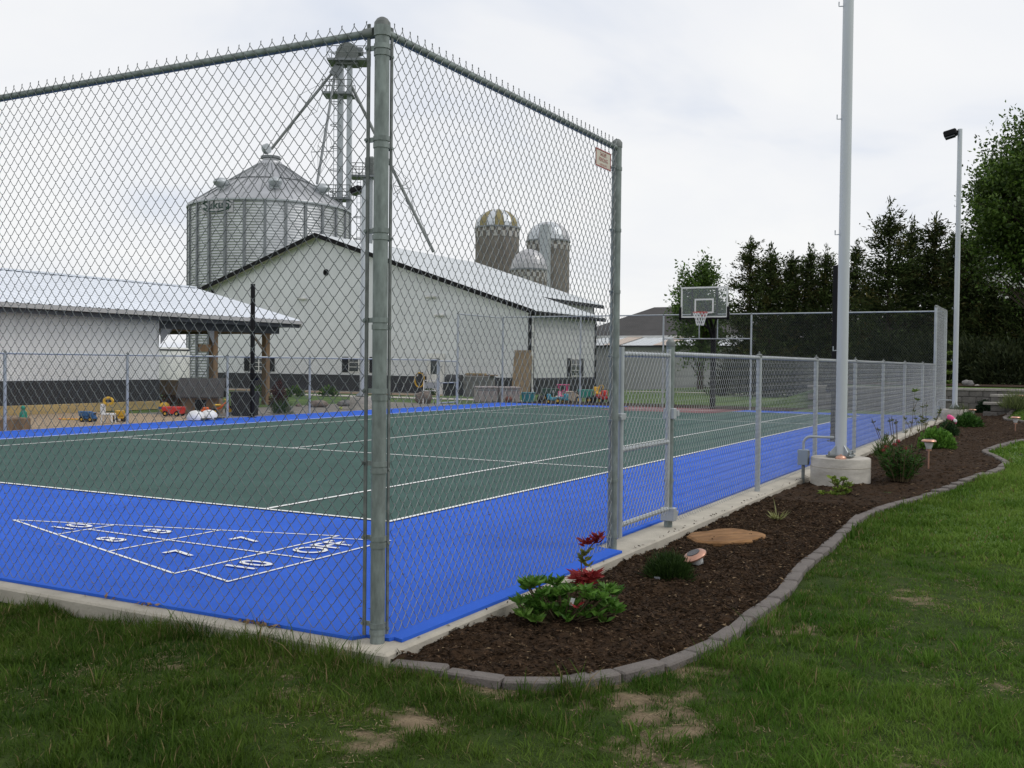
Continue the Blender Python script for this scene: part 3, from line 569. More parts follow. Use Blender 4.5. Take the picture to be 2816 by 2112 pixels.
# back fence with the notch for the hoop arm
bf = empty('chain_link_fence', (-7.2, 27.78, 0), 'tall chain link fence across the far end behind the basketball hoop', 'fence')
for x in (-11.52, -8.55, -5.65, -2.84): post(bf, x, 27.78, 3.05, .03, GALVL, cap='eye')
for x in (-7.34, -6.74): MB().tube([rel(bf, (x, 27.78, 2.26)), rel(bf, (x, 27.78, 3.05))], .02, 8).build('short_upright', GALVL, bf, True)
rail(bf, (-14.5, 27.78, 3.04), (-7.34, 27.78, 3.04), .0205, GALVL, 'top_rail'); rail(bf, (-6.74, 27.78, 3.04), (-.06, 27.78, 3.04), .0205, GALVL, 'top_rail'); rail(bf, (-8.52, 27.78, 2.26), (-5.68, 27.78, 2.26), .0205, GALVL, 'mid_rail')
for xa, ln, za, zb in ((-14.5, 5.95, .035, 3.08), (-5.65, 5.6, .035, 3.08), (-8.55, 2.9, .035, 2.28), (-8.55, 1.2, 2.28, 3.08), (-6.74, 1.08, 2.28, 3.08)):
    add_mesh_panel(bf, (xa, 27.806, 0), 0, ln, za, zb, 1, segs=1, sides=3, wire=.0021, knuckle=False)
# fence maker's sign
pA, pB, pC, pD = at(1638, 404, 0, .045), at(1679, 424, 0, .045), at(1679, 473, 0, .045), at(1636, 452, 0, .045)
sy0, sy1 = pA[1], pB[1]; sz1 = (pA[2]+pB[2])/2; sz0 = (pC[2]+pD[2])/2; cy_, cz_ = (sy0+sy1)/2, (sz0+sz1)/2
sgn = empty('fence_sign', (.045, cy_, cz_), 'small cream sign with red lettering wired high on the fence near the tall gate post', 'sign')
MB().box((0, 0, 0), (.003, sy1-sy0, sz1-sz0)).build('sign_plate', SIGNM, sgn)
fr = MB(); w_, h_ = sy1-sy0, sz1-sz0
for s_ in (-1, 1): fr.box((.0025, 0, s_*(h_/2-.004)), (.003, w_, .008)); fr.box((.0025, s_*(w_/2-.004), 0), (.003, .008, h_-.017))
fr.build('sign_border', SIGNR, sgn)
for body, z, s_ in (('SAGER', .24*h_, .30*h_), ('FENCING', -.06*h_, .30*h_), ('1-800-536-8715', -.34*h_, .17*h_)):
    me = textmesh(body, s_); me.materials.clear(); me.materials.append(SIGNR); wx = max(v.co.x for v in me.vertices)*2; k_ = min(1.0, w_*.84/wx)
    me.transform(Matrix(((0, 0, 1, .0035), (k_, 0, 0, 0), (0, 1, 0, z), (0, 0, 0, 1)))); link('lettering', me, sgn)

# ================================================================== COURT FURNITURE
# net posts
def net_post(x, y, label, flip):
    t = empty('net_post', (x, y, .018), label, 'post', 'black net posts either side of mid court')
    MB().lathe([(0, 0), (.11, 0), (.11, .012), (.05, .014), (0, .014)], (0, 0, 0), 16).build('base_flange', BLACK, t)
    MB().box((0, 0, 1.63), (.085, .085, 3.24)).build('post_tube', BLACK, t, bev=.008)
    mb = MB().box((flip*.07, 0, 1.02), (.06, .14, .12)); mb.ball((flip*.09, .03, .97), .07, 10, 6); mb.build('winch', BLACK, t)
    MB().tube([(flip*.07, -.06, 1.05), (flip*.07, -.16, 1.08), (flip*.16, -.17, 1.08)], .012, 6).build('crank_handle', BLACK, t)
net_post(-14.4, 14.85, 'tall black net post on the far side of the court by the toys', 1)
net_post(-0.75, 15.4, 'tall black net post mostly hidden behind the near light pole', -1)
# hoop
hp = empty('basketball_hoop', (-7.04, 28.35, gz(-7.04, 28.35)), 'basketball hoop with clear backboard and black pole at the far end', 'hoop'); hz0 = hp.location.z
def hr(x, y, z): return (x-hp.location.x, y-hp.location.y, z-hz0)
MB().box(hr(-7.04, 28.35, 1.3), (.15, .15, 2.7)).build('pole', BLACK, hp, bev=.01)
bx, bw, zb0, zb1, by = -6.94, 1.52, 2.90, 3.87, 27.0
mb = MB().tube([hr(-7.04, 28.3, 2.62), hr(bx, by+.06, 3.35)], .05, 8); mb.tube([hr(-7.04, 28.3, 2.2), hr(bx, by+.06, 3.0)], .045, 8); mb.tube([hr(-7.04, 28.25, 2.5), hr(bx-.42, by+.05, 2.98)], .035, 8); mb.tube([hr(-7.04, 28.25, 2.5), hr(bx+.42, by+.05, 2.98)], .035, 8); mb.build('support_arm', BLACK, hp, True)
MB().box(hr(bx, by, (zb0+zb1)/2), (bw-.02, .012, zb1-zb0-.02)).build('glass_panel', BGLASS, hp)
mb = MB()
for s_ in (-1, 1): mb.box(hr(bx+s_*(bw/2-.025), by-.004, (zb0+zb1)/2), (.05, .026, zb1-zb0)); mb.box(hr(bx, by-.004, (zb0+zb1)/2+s_*((zb1-zb0)/2-.025)), (bw-.102, .026, .05))
mb.build('white_border', WHITE, hp)
mb = MB()
for s_ in (-1, 1): mb.box(hr(bx+s_*.285, by-.012, 3.27), (.05, .01, .45))
for z in (3.06, 3.47): mb.box(hr(bx, by-.012, z), (.52, .01, .05))
mb.build('target_square', WHITE, hp)
mb = MB()
for s_ in (-1, 1): mb.box(hr(bx+s_*.40, by+.025, 3.38), (.05, .03, .95)); mb.box(hr(bx+s_*(bw/2+.012), by, 3.03), (.075, .06, .42))
mb.box(hr(bx, by, zb0-.02), (bw+.07, .06, .05)); mb.build('pad_and_brace', BLACK, hp)
rc = hr(bx, by-.38, 3.05); mb = MB(); mb.tube([(rc[0]+.228*math.cos(a_), rc[1]+.228*math.sin(a_), rc[2]) for a_ in np.linspace(0, 6.2832, 25)], .011, 6, False); mb.box((rc[0], rc[1]+.30, rc[2]-.01), (.16, .16, .02)); mb.box((rc[0], rc[1]+.365, rc[2]-.05), (.16, .02, .13)); mb.build('rim', RIM, hp)
mb = MB()
for k_ in range(12):
    for sgn_ in (1, -1):
        pts = []
        for q in range(5): a_ = 2*math.pi*(k_+sgn_*q*.5)/12; r_ = .225-.025*q-(.02 if q > 1 else 0); pts.append((rc[0]+r_*math.cos(a_), rc[1]+r_*math.sin(a_), rc[2]-.01-.10*q))
        mb.tube(pts, .007, 3, False)
mb.build('net', NET, hp)

# light poles
def light_pole(cx, cy, zb, ztop_base, label, blabel, boxlabel, H=7.9, hooks=(1.6, 3.02, 4.43, 5.8), group='light poles beside the court', boxx=None):
    bs = empty('pole_footing', (cx, cy, zb), blabel, 'footing', 'round concrete pole footings'); h = ztop_base-zb
    mb = MB().lathe([(0, -.25), (.355, -.25), (.355, h-.012), (.345, h), (0, h)], (0, 0, 0), 48); mb.build('concrete_drum', CONCW, bs, True)
    mb = MB(); mb.lathe([(.3555, h-.115), (.358, h-.11), (.3555, h-.105)], (0, 0, 0), 48); mb.build('form_seam', CONC, bs)
    t = empty('light_pole', (cx, cy, ztop_base), label, 'light pole', group); hh = H-ztop_base
    MB().box((0, 0, .022), (.30, .30, .02)).build('base_plate', GALVD, t, bev=.003)
    MB().lathe([(.068, .03), (.066, hh*.5), (.060, hh), (0, hh)], (0, 0, 0), 24).build('shaft', POLEW, t, True)
    for k_ in range(4):
        a_ = math.pi/4+k_*math.pi/2; c_, s_ = math.cos(a_), math.sin(a_); mb = MB()
        mb.add([(c_*.066-s_*.005, s_*.066+c_*.005, .033), (c_*.19-s_*.005, s_*.19+c_*.005, .033), (c_*.066-s_*.005, s_*.066+c_*.005, .15), (c_*.066+s_*.005, s_*.066-c_*.005, .033), (c_*.19+s_*.005, s_*.19-c_*.005, .033), (c_*.066+s_*.005, s_*.066-c_*.005, .15)], [(0, 1, 2), (5, 4, 3), (0, 3, 4, 1), (1, 4, 5, 2), (2, 5, 3, 0)]); mb.build('gusset', GALVL, t)
    for sx in (-1, 1):
        for sy in (-1, 1): MB().lathe([(.016, .032), (.016, .052), (.009, .053), (.009, .075), (0, .075)], (sx*.118, sy*.118, 0), 6).build('anchor_bolt', GALVD, t)
    for z in hooks:
        MB().tube([(-.06, -.03, z-ztop_base), (-.10, -.06, z-ztop_base-.005), (-.10, -.06, z-ztop_base+.05)], .007, 6).build('cable_hook', GALVL, t)
    mb = MB(); R_ = Matrix.Rotation(math.radians(20), 3, 'X'); mb.box((-.24, .0, hh-.10), (.34, .32, .17), M=Matrix.Rotation(math.radians(-14), 3, 'Y')); mb.box((-.04, 0, hh-.07), (.16, .09, .09)); lamp = mb.build('flood_lamp', BLACK, t, bev=.03)
    MB().box((-.24, 0, hh-.20), (.26, .26, .03), M=Matrix.Rotation(math.radians(-14), 3, 'Y')).build('lamp_glass', GLASSD, lamp)
    return bs, t
P = atD(2311, 1300, 12.62); c1 = (float(P[0]), float(P[1]))
light_pole(c1[0], c1[1], gz(*c1), 0.285, 'galvanised light pole rising out of the top of the picture', 'round concrete footing with grey box beside it, nearest to the gate', None)
P = atD(2625, 1140, 28.0); c2 = (float(P[0]), float(P[1]))
light_pole(c2[0], c2[1], -0.06, 0.28, 'far galvanised light pole with dark flood lamp beside the tall trees', 'round concrete footing of the far pole by the retaining wall', None)
P = atD(995, 1100, 30.4); c3 = (float(P[0]), float(P[1]))
light_pole(c3[0], c3[1], gz(*c3), 0.36, 'galvanised light pole on the far side seen beside the corner post', 'concrete footing of the pole on the far side near dark boulders', None, H=6.6)
def junction(cx, cy, zpole, label):
    bxp = (cx-.43, cy-.10); t = empty('junction_box', (bxp[0], bxp[1], gz(*bxp)), label, 'electrical box', 'grey junction boxes by the pole footings')
    zb = gz(*bxp); MB().box((0, 0, .29-zb+(-.02)), (.125, .10, .19)).build('box_body', BOXG, t, bev=.006)
    MB().tube([(0, 0, -.15), (0, 0, .19-zb)], .021, 10).build('lower_conduit', GALVD, t, True)
    z1 = .38-zb; pts = [(0, 0, z1-.02), (0, 0, z1+.06)]+[(.09-.09*math.cos(a_), 0, z1+.06+.09*math.sin(a_)) for a_ in np.linspace(.2, 1.57, 6)]+[(.35, .09, z1+.145)]
    MB().tube(pts, .016, 10).build('upper_conduit', GALVL, t, True)
    MB().box((.065, 0, .29-zb-.02), (.008, .085, .17)).build('cover', GALVD, t)
junction(c1[0], c1[1], .285, 'grey junction box on a pipe beside the nearest pole footing'); junction(c2[0], c2[1], .28, 'small grey junction box beside the far pole footing')
# copper cap on the near footing
t = empty('lamp_cap', (c1[0]+.045, c1[1]-.235, .285), 'small loose copper lamp cap lying on the near pole footing', 'lamp cap')
MB().lathe([(0, 0), (.066, 0), (.066, .012), (.052, .032), (.03, .043), (0, .047)], (0, 0, 0), 18).build('cap_shell', COPPER, t, True); MB().lathe([(.0, .048), (.014, .048), (.012, .056), (0, .057)], (0, 0, 0), 10).build('cap_knob', COPPER, t, True)

# ================================================================== BUILDINGS
def pbox(parent, name, x0, x1, y0, y1, z0, z1, m_, bev=0.0, par2=None):
    o = MB().box(rel(parent, ((x0+x1)/2, (y0+y1)/2, (z0+z1)/2)), (abs(x1-x0), abs(y1-y0), abs(z1-z0))).build(name, m_, None, bev=bev); o.parent = par2 or parent; return o
def ribbed_roof(parent, name, e0, e1, t0, t1, pitch, m_, rib=0.03, thick=0.05):
    """sheet between eave edge e0-e1 and top edge t0-t1, ribs run up the slope"""
    e0, e1, t0, t1 = [Vector(rel(parent, tuple(map(float, p)))) for p in (e0, e1, t0, t1)]
    n = max(2, int((e1-e0).length/pitch)); nrm = (e1-e0).cross(t0-e0).normalized()
    if nrm.z < 0: nrm = -nrm
    us = [];
    for i in range(n):
        for f_, h_ in ((0, 0), (.70, 0), (.78, rib), (.92, rib)): us.append(((i+f_)/n, h_))
    us.append((1, 0)); mb = MB(); vs = []
    for u, h_ in us: vs += [e0.lerp(e1, u)+nrm*h_, t0.lerp(t1, u)+nrm*h_]
    fs = [(2*i, 2*i+2, 2*i+3, 2*i+1) for i in range(len(us)-1)]; k_ = len(vs)
    vs += [e0-nrm*thick, e1-nrm*thick, t1-nrm*thick, t0-nrm*thick]; fs += [(k_, k_+3, k_+2, k_+1)]
    mb.add(vs, fs); me = bpy.data.meshes.new(name); me.from_pydata(mb.v, [], mb.f); me.materials.append(m_); return link(name, me, parent)
def window(parent, plane_ax, plane_v, x0, y0, x1, y1, shutters=True, sgn=-1, muntins=(2, 3)):
    """double window with shutters, in pixel box on a wall plane"""
    A = at(x0, y0, plane_ax, plane_v); B = at(x1, y1, plane_ax, plane_v); oa = 1-plane_ax
    u0_, u1_ = sorted((A[oa], B[oa])); z1_, z0_ = A[2], B[2]; w_ = u1_-u0_; sw = w_*.2 if shutters else 0
    def bxx(name, ua, ub, za, zb, d0, d1, m_, par=None):
        lo = [0, 0, za]; hi = [0, 0, zb]; lo[oa], hi[oa] = ua, ub; lo[plane_ax], hi[plane_ax] = plane_v+sgn*d0, plane_v+sgn*d1
        return pbox(parent, name, lo[0], hi[0], lo[1], hi[1], lo[2], hi[2], m_, par2=par)
    fr_ = bxx('window', u0_+sw, u1_-sw, z0_, z1_, .01, .07, WHITE)
    fr_['label'] = 'white window frame'
    nx_, nz_ = muntins; iw = (w_-2*sw)/nx_; ih = (z1_-z0_-.08)/nz_
    for i in range(nx_):
        for j in range(nz_): bxx('pane', u0_+sw+i*iw+.05, u0_+sw+(i+1)*iw-.05, z0_+.04+j*ih+.018, z0_+.04+(j+1)*ih-.018, .068, .074, GLASSD, fr_)
    if shutters:
        for ua, ub in ((u0_, u0_+sw-.02), (u1_-sw+.02, u1_)): bxx('shutter', ua, ub, z0_, z1_, .01, .06, BLACK)
# ---- main barn
BY = 46.0; BXL, BXR, RX = -46.4, -22.75, -37.5; ZR, TAN = 9.25, 0.3265
def roofz(x): return ZR-abs(x-RX)*TAN
barn = empty('barn', (-34, BY, gz(-34, BY)), 'large white gabled barn with black roof trim and charcoal wainscot', 'barn')
zb = -0.9; YF1, YF2, XR2 = 54.8, 64.9, -27.3
mb = MB().prism([rel(barn, (x, 0, z))[::2] for x, z in ((BXL, zb), (BXR, zb), (BXR, roofz(BXR)-.12), (RX, ZR-.12), (BXL, roofz(BXL)-.12))], 0, .2, 1); mb.build('gable_wall', WHITEW, barn)
pbox(barn, 'side_wall', BXR-.2, BXR, BY+.2, YF1, zb, roofz(BXR)-.12, WHITEY)
pbox(barn, 'end_wall', XR2, BXR-.2, YF1-.2, YF1, zb, roofz(BXR-.2)-.15, WHITEW)
pbox(barn, 'rear_side_wall', XR2-.2, XR2, YF1, YF2, zb, roofz(XR2)-.12, WHITEY)
pbox(barn, 'left_wall', BXL, BXL+.2, BY+.2, YF2, zb, roofz(BXL)-.12, WHITEY)
mb = MB().prism([rel(barn, (x, 0, z))[::2] for x, z in ((BXL, zb), (XR2, zb), (XR2, roofz(XR2)-.12), (RX, ZR-.12), (BXL, roofz(BXL)-.12))], YF2-BY-.2, YF2-BY, 1); mb.build('rear_wall', WHITEW, barn)
zw = .61
pD0, pD1 = at(1176, 972, 1, BY)[0], at(1223, 972, 1, BY)[0]
for xa, xb in ((BXL-.02, pD0-.02), (pD1+.02, BXR+.03)): pbox(barn, 'wainscot', xa, xb, BY-.03, BY, zb+.35, zw, BLACKS)
pbox(barn, 'wainscot', BXR, BXR+.03, BY+.03, YF1, zb+.3, zw, BLACKS)
pbox(barn, 'foundation', BXL, BXR, BY-.06, BY-.031, zb, zb+.52, CONCW)
ov = .55; YE = BY-.45; lo = BXL-.75; hi = BXR+.45
ribbed_roof(barn, 'roof_slope', (hi, YE, roofz(hi)), (hi, YF1+.3, roofz(hi)), (RX, YE, ZR), (RX, YF1+.3, ZR), .8, ROOFW)
hi2 = XR2+.55
ribbed_roof(barn, 'roof_slope', (hi2, YF1+.3, roofz(hi2)), (hi2, YF2+.3, roofz(hi2)), (RX, YF1+.3, ZR), (RX, YF2+.3, ZR), .8, ROOFW)
ribbed_roof(barn, 'roof_slope', (lo, YF2+.3, roofz(lo)), (lo, YE, roofz(lo)), (RX, YF2+.3, ZR), (RX, YE, ZR), .8, ROOFW)
def slopeboard(parent, name, xa, xb, ya_, yb_, dz0, dz1, m_):
    mb = MB().prism([rel(parent, (x, 0, roofz(x)+d))[::2] for x, d in ((xa, dz0), (xb, dz0), (xb, dz1), (xa, dz1))], ya_-parent.location.y, yb_-parent.location.y, 1); return mb.build(name, m_, parent)
for xa, xb in ((lo, RX), (RX, hi)):
    slopeboard(barn, 'fascia', xa, xb, YE-.05, YE-.005, -.24, .035, BLACK); slopeboard(barn, 'soffit', xa, xb, YE, BY-.005, -.16, -.10, CREAM)
slopeboard(barn, 'fascia', hi2, hi, YF1+.3, YF1+.34, -.22, .03, BLACK); slopeboard(barn, 'fascia', RX, hi2, YF2+.3, YF2+.34, -.22, .03, BLACK)
pbox(barn, 'gutter', hi-.02, hi+.10, YE, YF1+.3, roofz(hi)-.22, roofz(hi)-.02, BLACK); pbox(barn, 'gutter', hi2-.02, hi2+.1, YF1+.35, YF2+.3, roofz(hi2)-.25, roofz(hi2)-.02, BLACK)
for x in (BXL+.06, BXR-.08): pbox(barn, 'corner_trim', x-.1, x+.12, BY-.055, BY-.032, zb+.3, roofz(x)-.3, BLACK)
pbox(barn, 'corner_trim', BXR+.031, BXR+.055, BY-.05, BY+.24, zb+.3, roofz(BXR)-.2, BLACK); pbox(barn, 'corner_trim', BXR+.031, BXR+.055, YF1-.16, YF1, zb+.3, roofz(BXR)-.2, BLACK)
MB().tube([rel(barn, (BXR+.15, BY-.12, roofz(hi)-.25)), rel(barn, (BXR+.12, BY-.12, .1)), rel(barn, (BXR+.3, BY-.35, -.25))], .06, 8).build('downspout', WHITE, barn)
for bxs in ((673, 983, 755, 1021.5), (942, 981, 1036, 1025)): window(barn, 1, BY, *bxs)
window(barn, 0, BXR, 1560, 985, 1602, 1035, sgn=1)
A = at(1176, 972, 1, BY); B = at(1223, 1078, 1, BY)
dr = pbox(barn, 'door_frame', A[0], B[0], BY-.09, BY-.02, zb+.3, A[2], WHITE); pbox(barn, 'door_leaf', A[0]+.12, B[0]-.12, BY-.10, BY-.091, zb+.35, A[2]-.12, WHITE, par2=dr); pbox(barn, 'door_window', A[0]+.28, B[0]-.28, BY-.108, BY-.1005, .75, A[2]-.3, GLASSD, par2=dr)
p = at(897, 749, 1, BY); mb = MB(); mb.lathe([(0, 0), (.2, 0), (.2, .05), (.16, .05), (.16, .02), (0, .02)], (0, 0, 0), 20)
for k_ in range(5): mb.box((.0, 0, .045), (.32, .035, .03), k_*math.pi/5)
o = mb.build('round_vent', BLACK, barn); o.matrix_local = Matrix.Translation(rel(barn, (p[0], BY-.005, p[2]))) @ Matrix.Rotation(math.pi/2, 4, 'X')
for px_, py_ in ((834, 821), (1187, 816), (1212, 866)):
    p = at(px_, py_, 1, BY); mb = MB().box(rel(barn, (p[0], BY-.06, p[2])), (.16, .12, .16)); mb.ball(rel(barn, (p[0]-.2, BY-.18, p[2]-.02)), .13, 8, 5, (1.2, 1, .7)); mb.ball(rel(barn, (p[0]+.2, BY-.18, p[2]-.02)), .13, 8, 5, (1.2, 1, .7)); mb.build('wall_lamp', WHITE, barn, True)
# plywood sheet leaning on barn
A = at(1410, 963, 1, BY-.35); B = at(1459, 1077, 1, BY-.35)
mb = MB().add([(A[0], BY-.5, gz(A[0], BY)), (B[0], BY-.5, gz(A[0], BY)), (B[0], BY-.13, A[2]), (A[0], BY-.13, A[2]), (A[0], BY-.46, gz(A[0], BY)), (B[0], BY-.46, gz(A[0], BY)), (B[0], BY-.09, A[2]), (A[0], BY-.09, A[2])], [(0, 1, 2, 3), (4, 7, 6, 5), (0, 4, 5, 1), (1, 5, 6, 2), (2, 6, 7, 3), (3, 7, 4, 0)])
tag(mb.build('leaning_panel', PLY), 'tall tan wooden panel leaning against the barn corner', 'panel')
# ---- shed with open porch
SX = -20.0; SY0, SYW, SYE = -6.0, 17.1, 22.75; EZ = 2.75; RXS, RZS = -24.4, 3.98
shed = empty('shed', (SX, 10, gz(SX, 10)), 'long low white shed with open timber porch at its right end', 'shed')
pbox(shed, 'long_wall', SX-.15, SX, SY0, SYW, -.2, 2.62, WHITEY); pbox(shed, 'porch_back_wall', -28.6, SX-.15, SYW-.15, SYW, -.2, 2.62, WHITEW); pbox(shed, 'rear_wall', -28.75, -28.6, SY0, SYW, -.2, 2.62, WHITEY)
pbox(shed, 'wainscot', SX, SX+.03, SY0, SYW, -.05, .83, BLACKS)
tE = (RZS-EZ)/(RXS-(SX+.5))
ribbed_roof(shed, 'roof_slope', (SX+.5, SY0-.4, EZ), (SX+.5, SYE, EZ), (RXS, SY0-.4, RZS), (RXS, SYE, RZS), .3, ROOFS, .022, .05)
ribbed_roof(shed, 'roof_slope', (2*RXS-SX-.5, SYE, EZ), (2*RXS-SX-.5, SY0-.4, EZ), (RXS, SYE, RZS), (RXS, SY0-.4, RZS), .3, ROOFS, .022, .05)
MB().box(rel(shed, (RXS, (SY0+SYE)/2, RZS+.02)), (.3, SYE-SY0, .05)).build('ridge_cap', ROOFS, shed)
pbox(shed, 'gutter', SX+.44, SX+.58, SY0-.4, SYE, EZ-.12, EZ-.01, GUTT); pbox(shed, 'eave_trim', SX+.42, SX+.439, SY0-.4, SYE, EZ-.24, EZ-.06, DKTRIM)
pbox(shed, 'soffit', SX+.02, SX+.42, SY0-.4, SYE, EZ-.17, EZ-.14, GREYTR)
for yy in (SYE+.0,):
    mb = MB().prism([rel(shed, (x, 0, z))[::2] for x, z in ((SX+.52, EZ-.06), (RXS, RZS-.04), (2*RXS-SX-.52, EZ-.06), (2*RXS-SX-.52, EZ-.22), (SX+.52, EZ-.22))], yy-shed.location.y+.002, yy-shed.location.y+.04, 1); mb.build('rake_board', WHITE, shed)
pbox(shed, 'porch_beam', SX-.12, SX, SYW, SYE-.5, 2.30, 2.58, DKTRIM); pbox(shed, 'porch_beam', -28.7, -28.58, SYW, SYE-.5, 2.30, 2.58, GREYTR); pbox(shed, 'end_beam', -28.58, SX-.12, SYE-.74, SYE-.6, 2.30, 2.55, WOOD); pbox(shed, 'inner_beam', SX-.20, SX-.121, SYW, SYE-.75, 2.26, 2.5, WOOD)
for y in (19.3, 21.65):
    pbox(shed, 'porch_post', SX-.14, SX+.05, y-.10, y+.10, -.2, 2.30, WOOD, bev=.01)
for y in (19.3, 21.65): pbox(shed, 'porch_post', -28.75, -28.55, y-.1, y+.1, -1, 2.30, WOOD)
for y, s_ in ((19.3, -1), (SYW, 1)):
    mb = MB().add([rel(shed, (SX+d, y+s_*yy, z)) for d in (.052, .075) for yy, z in ((.0 if y == SYW else .1, 2.30), (.40, 2.30), (.0 if y == SYW else .1, 1.85))], [(0, 1, 2), (5, 4, 3), (0, 3, 4, 1), (1, 4, 5, 2), (2, 5, 3, 0)]); mb.build('knee_brace', GREYTR, shed)
pbox(shed, 'bracket_board', SX-.05, SX+.0, 18.65, 19.15, 1.66, 1.88, WOOD)
MB().tube([rel(shed, (SX-.05, 21.55, 1.75)), rel(shed, (SX-.05, 20.95, 2.32))], .055, 4).build('knee_brace', WOOD, shed)
# pale tank behind the porch
TX, TY, _ = atD(474, 1000, 60); t = empty('storage_tank', (float(TX), float(TY), gz(TX, TY)), 'pale round storage tank seen through the shed porch', 'tank')
MB().lathe([(0, -.1), (.98, -.1), (.98, 2.35), (.9, 2.46), (0, 2.5)], (0, 0, 0), 28).build('tank_body', WHITE, t, True); MB().lathe([(.985, 2.28), (1.0, 2.28), (1.0, 2.36), (.985, 2.36)], (0, 0, 0), 28).build('tank_band', BLACKS, t); 
# ---- grain bin
BC = atD(741, 1000, 86.0); R = 86*430/F/2; bx_, by_ = float(BC[0]), float(BC[1]); ze = float(atD(741, 548, 80.0)[2]); zap = float(atD(739, 437, 86.)[2]); zg = gz(bx_, by_)-.1
gb = empty('grain_bin', (bx_, by_, zg), 'large round corrugated steel grain bin with conical roof', 'grain bin')
pr = []; z = 0.0; hb = ze-zg
while z < hb: pr += [(R, z), (R+.035, z+.055), (R, z+.11)]; z += .22
pr += [(R, hb)]
MB().lathe(pr, (0, 0, 0), 64).build('bin_wall', STEELB, gb, True)
rp_ = [(R+.15, hb-.05), (R+.12, hb+.02), (R*.52, hb+(zap-ze)*.50), (R*.16, hb+(zap-ze)*.86), (R*.14, hb+(zap-ze)*.92), (R*.10, hb+(zap-ze)*.93), (R*.10, hb+(zap-ze)), (0, hb+(zap-ze)*1.0)]
rf = MB().lathe(rp_, (0, 0, 0), 64).build('bin_roof', STEELR, gb, True)
for k_ in range(32):
    a_ = 2*math.pi*k_/32; MB().tube([((R+.1)*math.cos(a_), (R+.1)*math.sin(a_), hb+.04), (R*.53*math.cos(a_), R*.53*math.sin(a_), hb+(zap-ze)*.50+.03), (R*.17*math.cos(a_), R*.17*math.sin(a_), hb+(zap-ze)*.86+.03)], .035, 4).build('roof_rib', STEELD, rf)
MB().lathe([(R*.53, 0), (R*.535, .05), (R*.50, .08)], (0, 0, hb+(zap-ze)*.5-.03), 48).build('roof_ring', STEELD, rf)
MB().lathe([(R*.10+.0, 0), (R*.125, .03), (R*.125, .22), (0, .26)], (0, 0, zap-ze+hb-.1), 24).build('roof_cap', STEELD, rf)
mb = MB().lathe([(0, 0), (.42, 0), (.42, .35), (0, .35)], (0, 0, 0), 20); o = mb.build('inlet_valve', GALVL, rf); o.matrix_local = Matrix.Translation((-.2, -.5, zap-ze+hb+.65)) @ Matrix.Rotation(math.radians(80), 4, 'Y')
sm_ = MB().box((0, 0, hb/2), (.10, .20, hb)).mesh('stiffener', STEELD)
for k_ in range(26):
    a_ = 2*math.pi*k_/26+.06; link('stiffener', sm_, gb, ((R+.06)*math.cos(a_), (R+.06)*math.sin(a_), 0), (0, 0, a_))
vdir = math.atan2(CAM[1]-by_, CAM[0]-bx_)
for k_, da in enumerate((-.95, -.05, .8, 2.2)):
    a_ = vdir+da+.12; rr_ = R*.78; zz_ = hb+(zap-ze)*.22
    mb = MB().ball((0, 0, 0), .75, 12, 6, (1, .75, .55)); mb.box((-.2, 0, -.35), (.6, .8, .5)); link('roof_vent', mb.mesh('roof_vent', GALVL, True), gb, (rr_*math.cos(a_), rr_*math.sin(a_), zz_+.55), (0, 0, a_)); MB().box((.55, 0, -.2), (.12, .7, .25)).build('vent_mouth', BLACK, gb.children[-1])
# maker's plate bent round the wall
ua, ub = 556, 642
def ang_at(px_):
    d_ = ray(px_, 600); dx_, dy_ = d_[0], d_[1]; ox, oy = CAM[0]-bx_, CAM[1]-by_; A_ = dx_*dx_+dy_*dy_; B_ = ox*dx_+oy*dy_; C_ = ox*ox+oy*oy-R*R; t_ = (-B_-math.sqrt(max(0, B_*B_-A_*C_)))/A_; return math.atan2(oy+dy_*t_, ox+dx_*t_), t_
(aa, ta), (ab, tb) = ang_at(ua), ang_at(ub); ab = aa+((ab-aa+math.pi) % (2*math.pi)-math.pi); zt_ = float((CAM+ray(600, 537)*tb)[2])-zg-.1; zb_ = zt_-float(42/F*80)
MB().lathe([(R+.04, zb_), (R+.055, zb_), (R+.055, zt_), (R+.04, zt_)], (0, 0, 0), 12, aa, ab).build('name_plate', DOMEG, gb)
tm = textmesh('Sukup', 1.0, 0.0, 0.02); tm.materials.clear(); tm.materials.append(GRNPL); wx = max(v.co.x for v in tm.vertices); am = (aa+ab)/2; hs = (ab-aa)/2
bm = bmesh.new(); bm.from_mesh(tm); bmesh.ops.subdivide_edges(bm, edges=list(bm.edges), cuts=1); bm.to_mesh(tm); bm.free()
for v in tm.vertices:
    a_ = am+hs*.80*v.co.x/wx; v.co = Vector(((R+.075)*math.cos(a_), (R+.075)*math.sin(a_), (zb_+zt_)/2+v.co.y*(zt_-zb_)*.72))
link('name_lettering', tm, gb)
for s_ in (1, -1):
    pts = []
    for q in np.linspace(-.95, .95, 16):
        a_ = am+hs*.92*q; pts.append(((R+.075)*math.cos(a_), (R+.075)*math.sin(a_), (zb_+zt_)/2+s_*(zt_-zb_)*.43*math.sqrt(max(0, 1-q*q))))
    MB().tube(pts, .05, 4).build('plate_oval', GRNPL, gb)
MB().lathe([(R+.02, 0), (R+.16, 0), (R+.16, .12), (R+.02, .12)], (0, 0, hb-.16), 64).build('eave_ring', GALVL, gb)
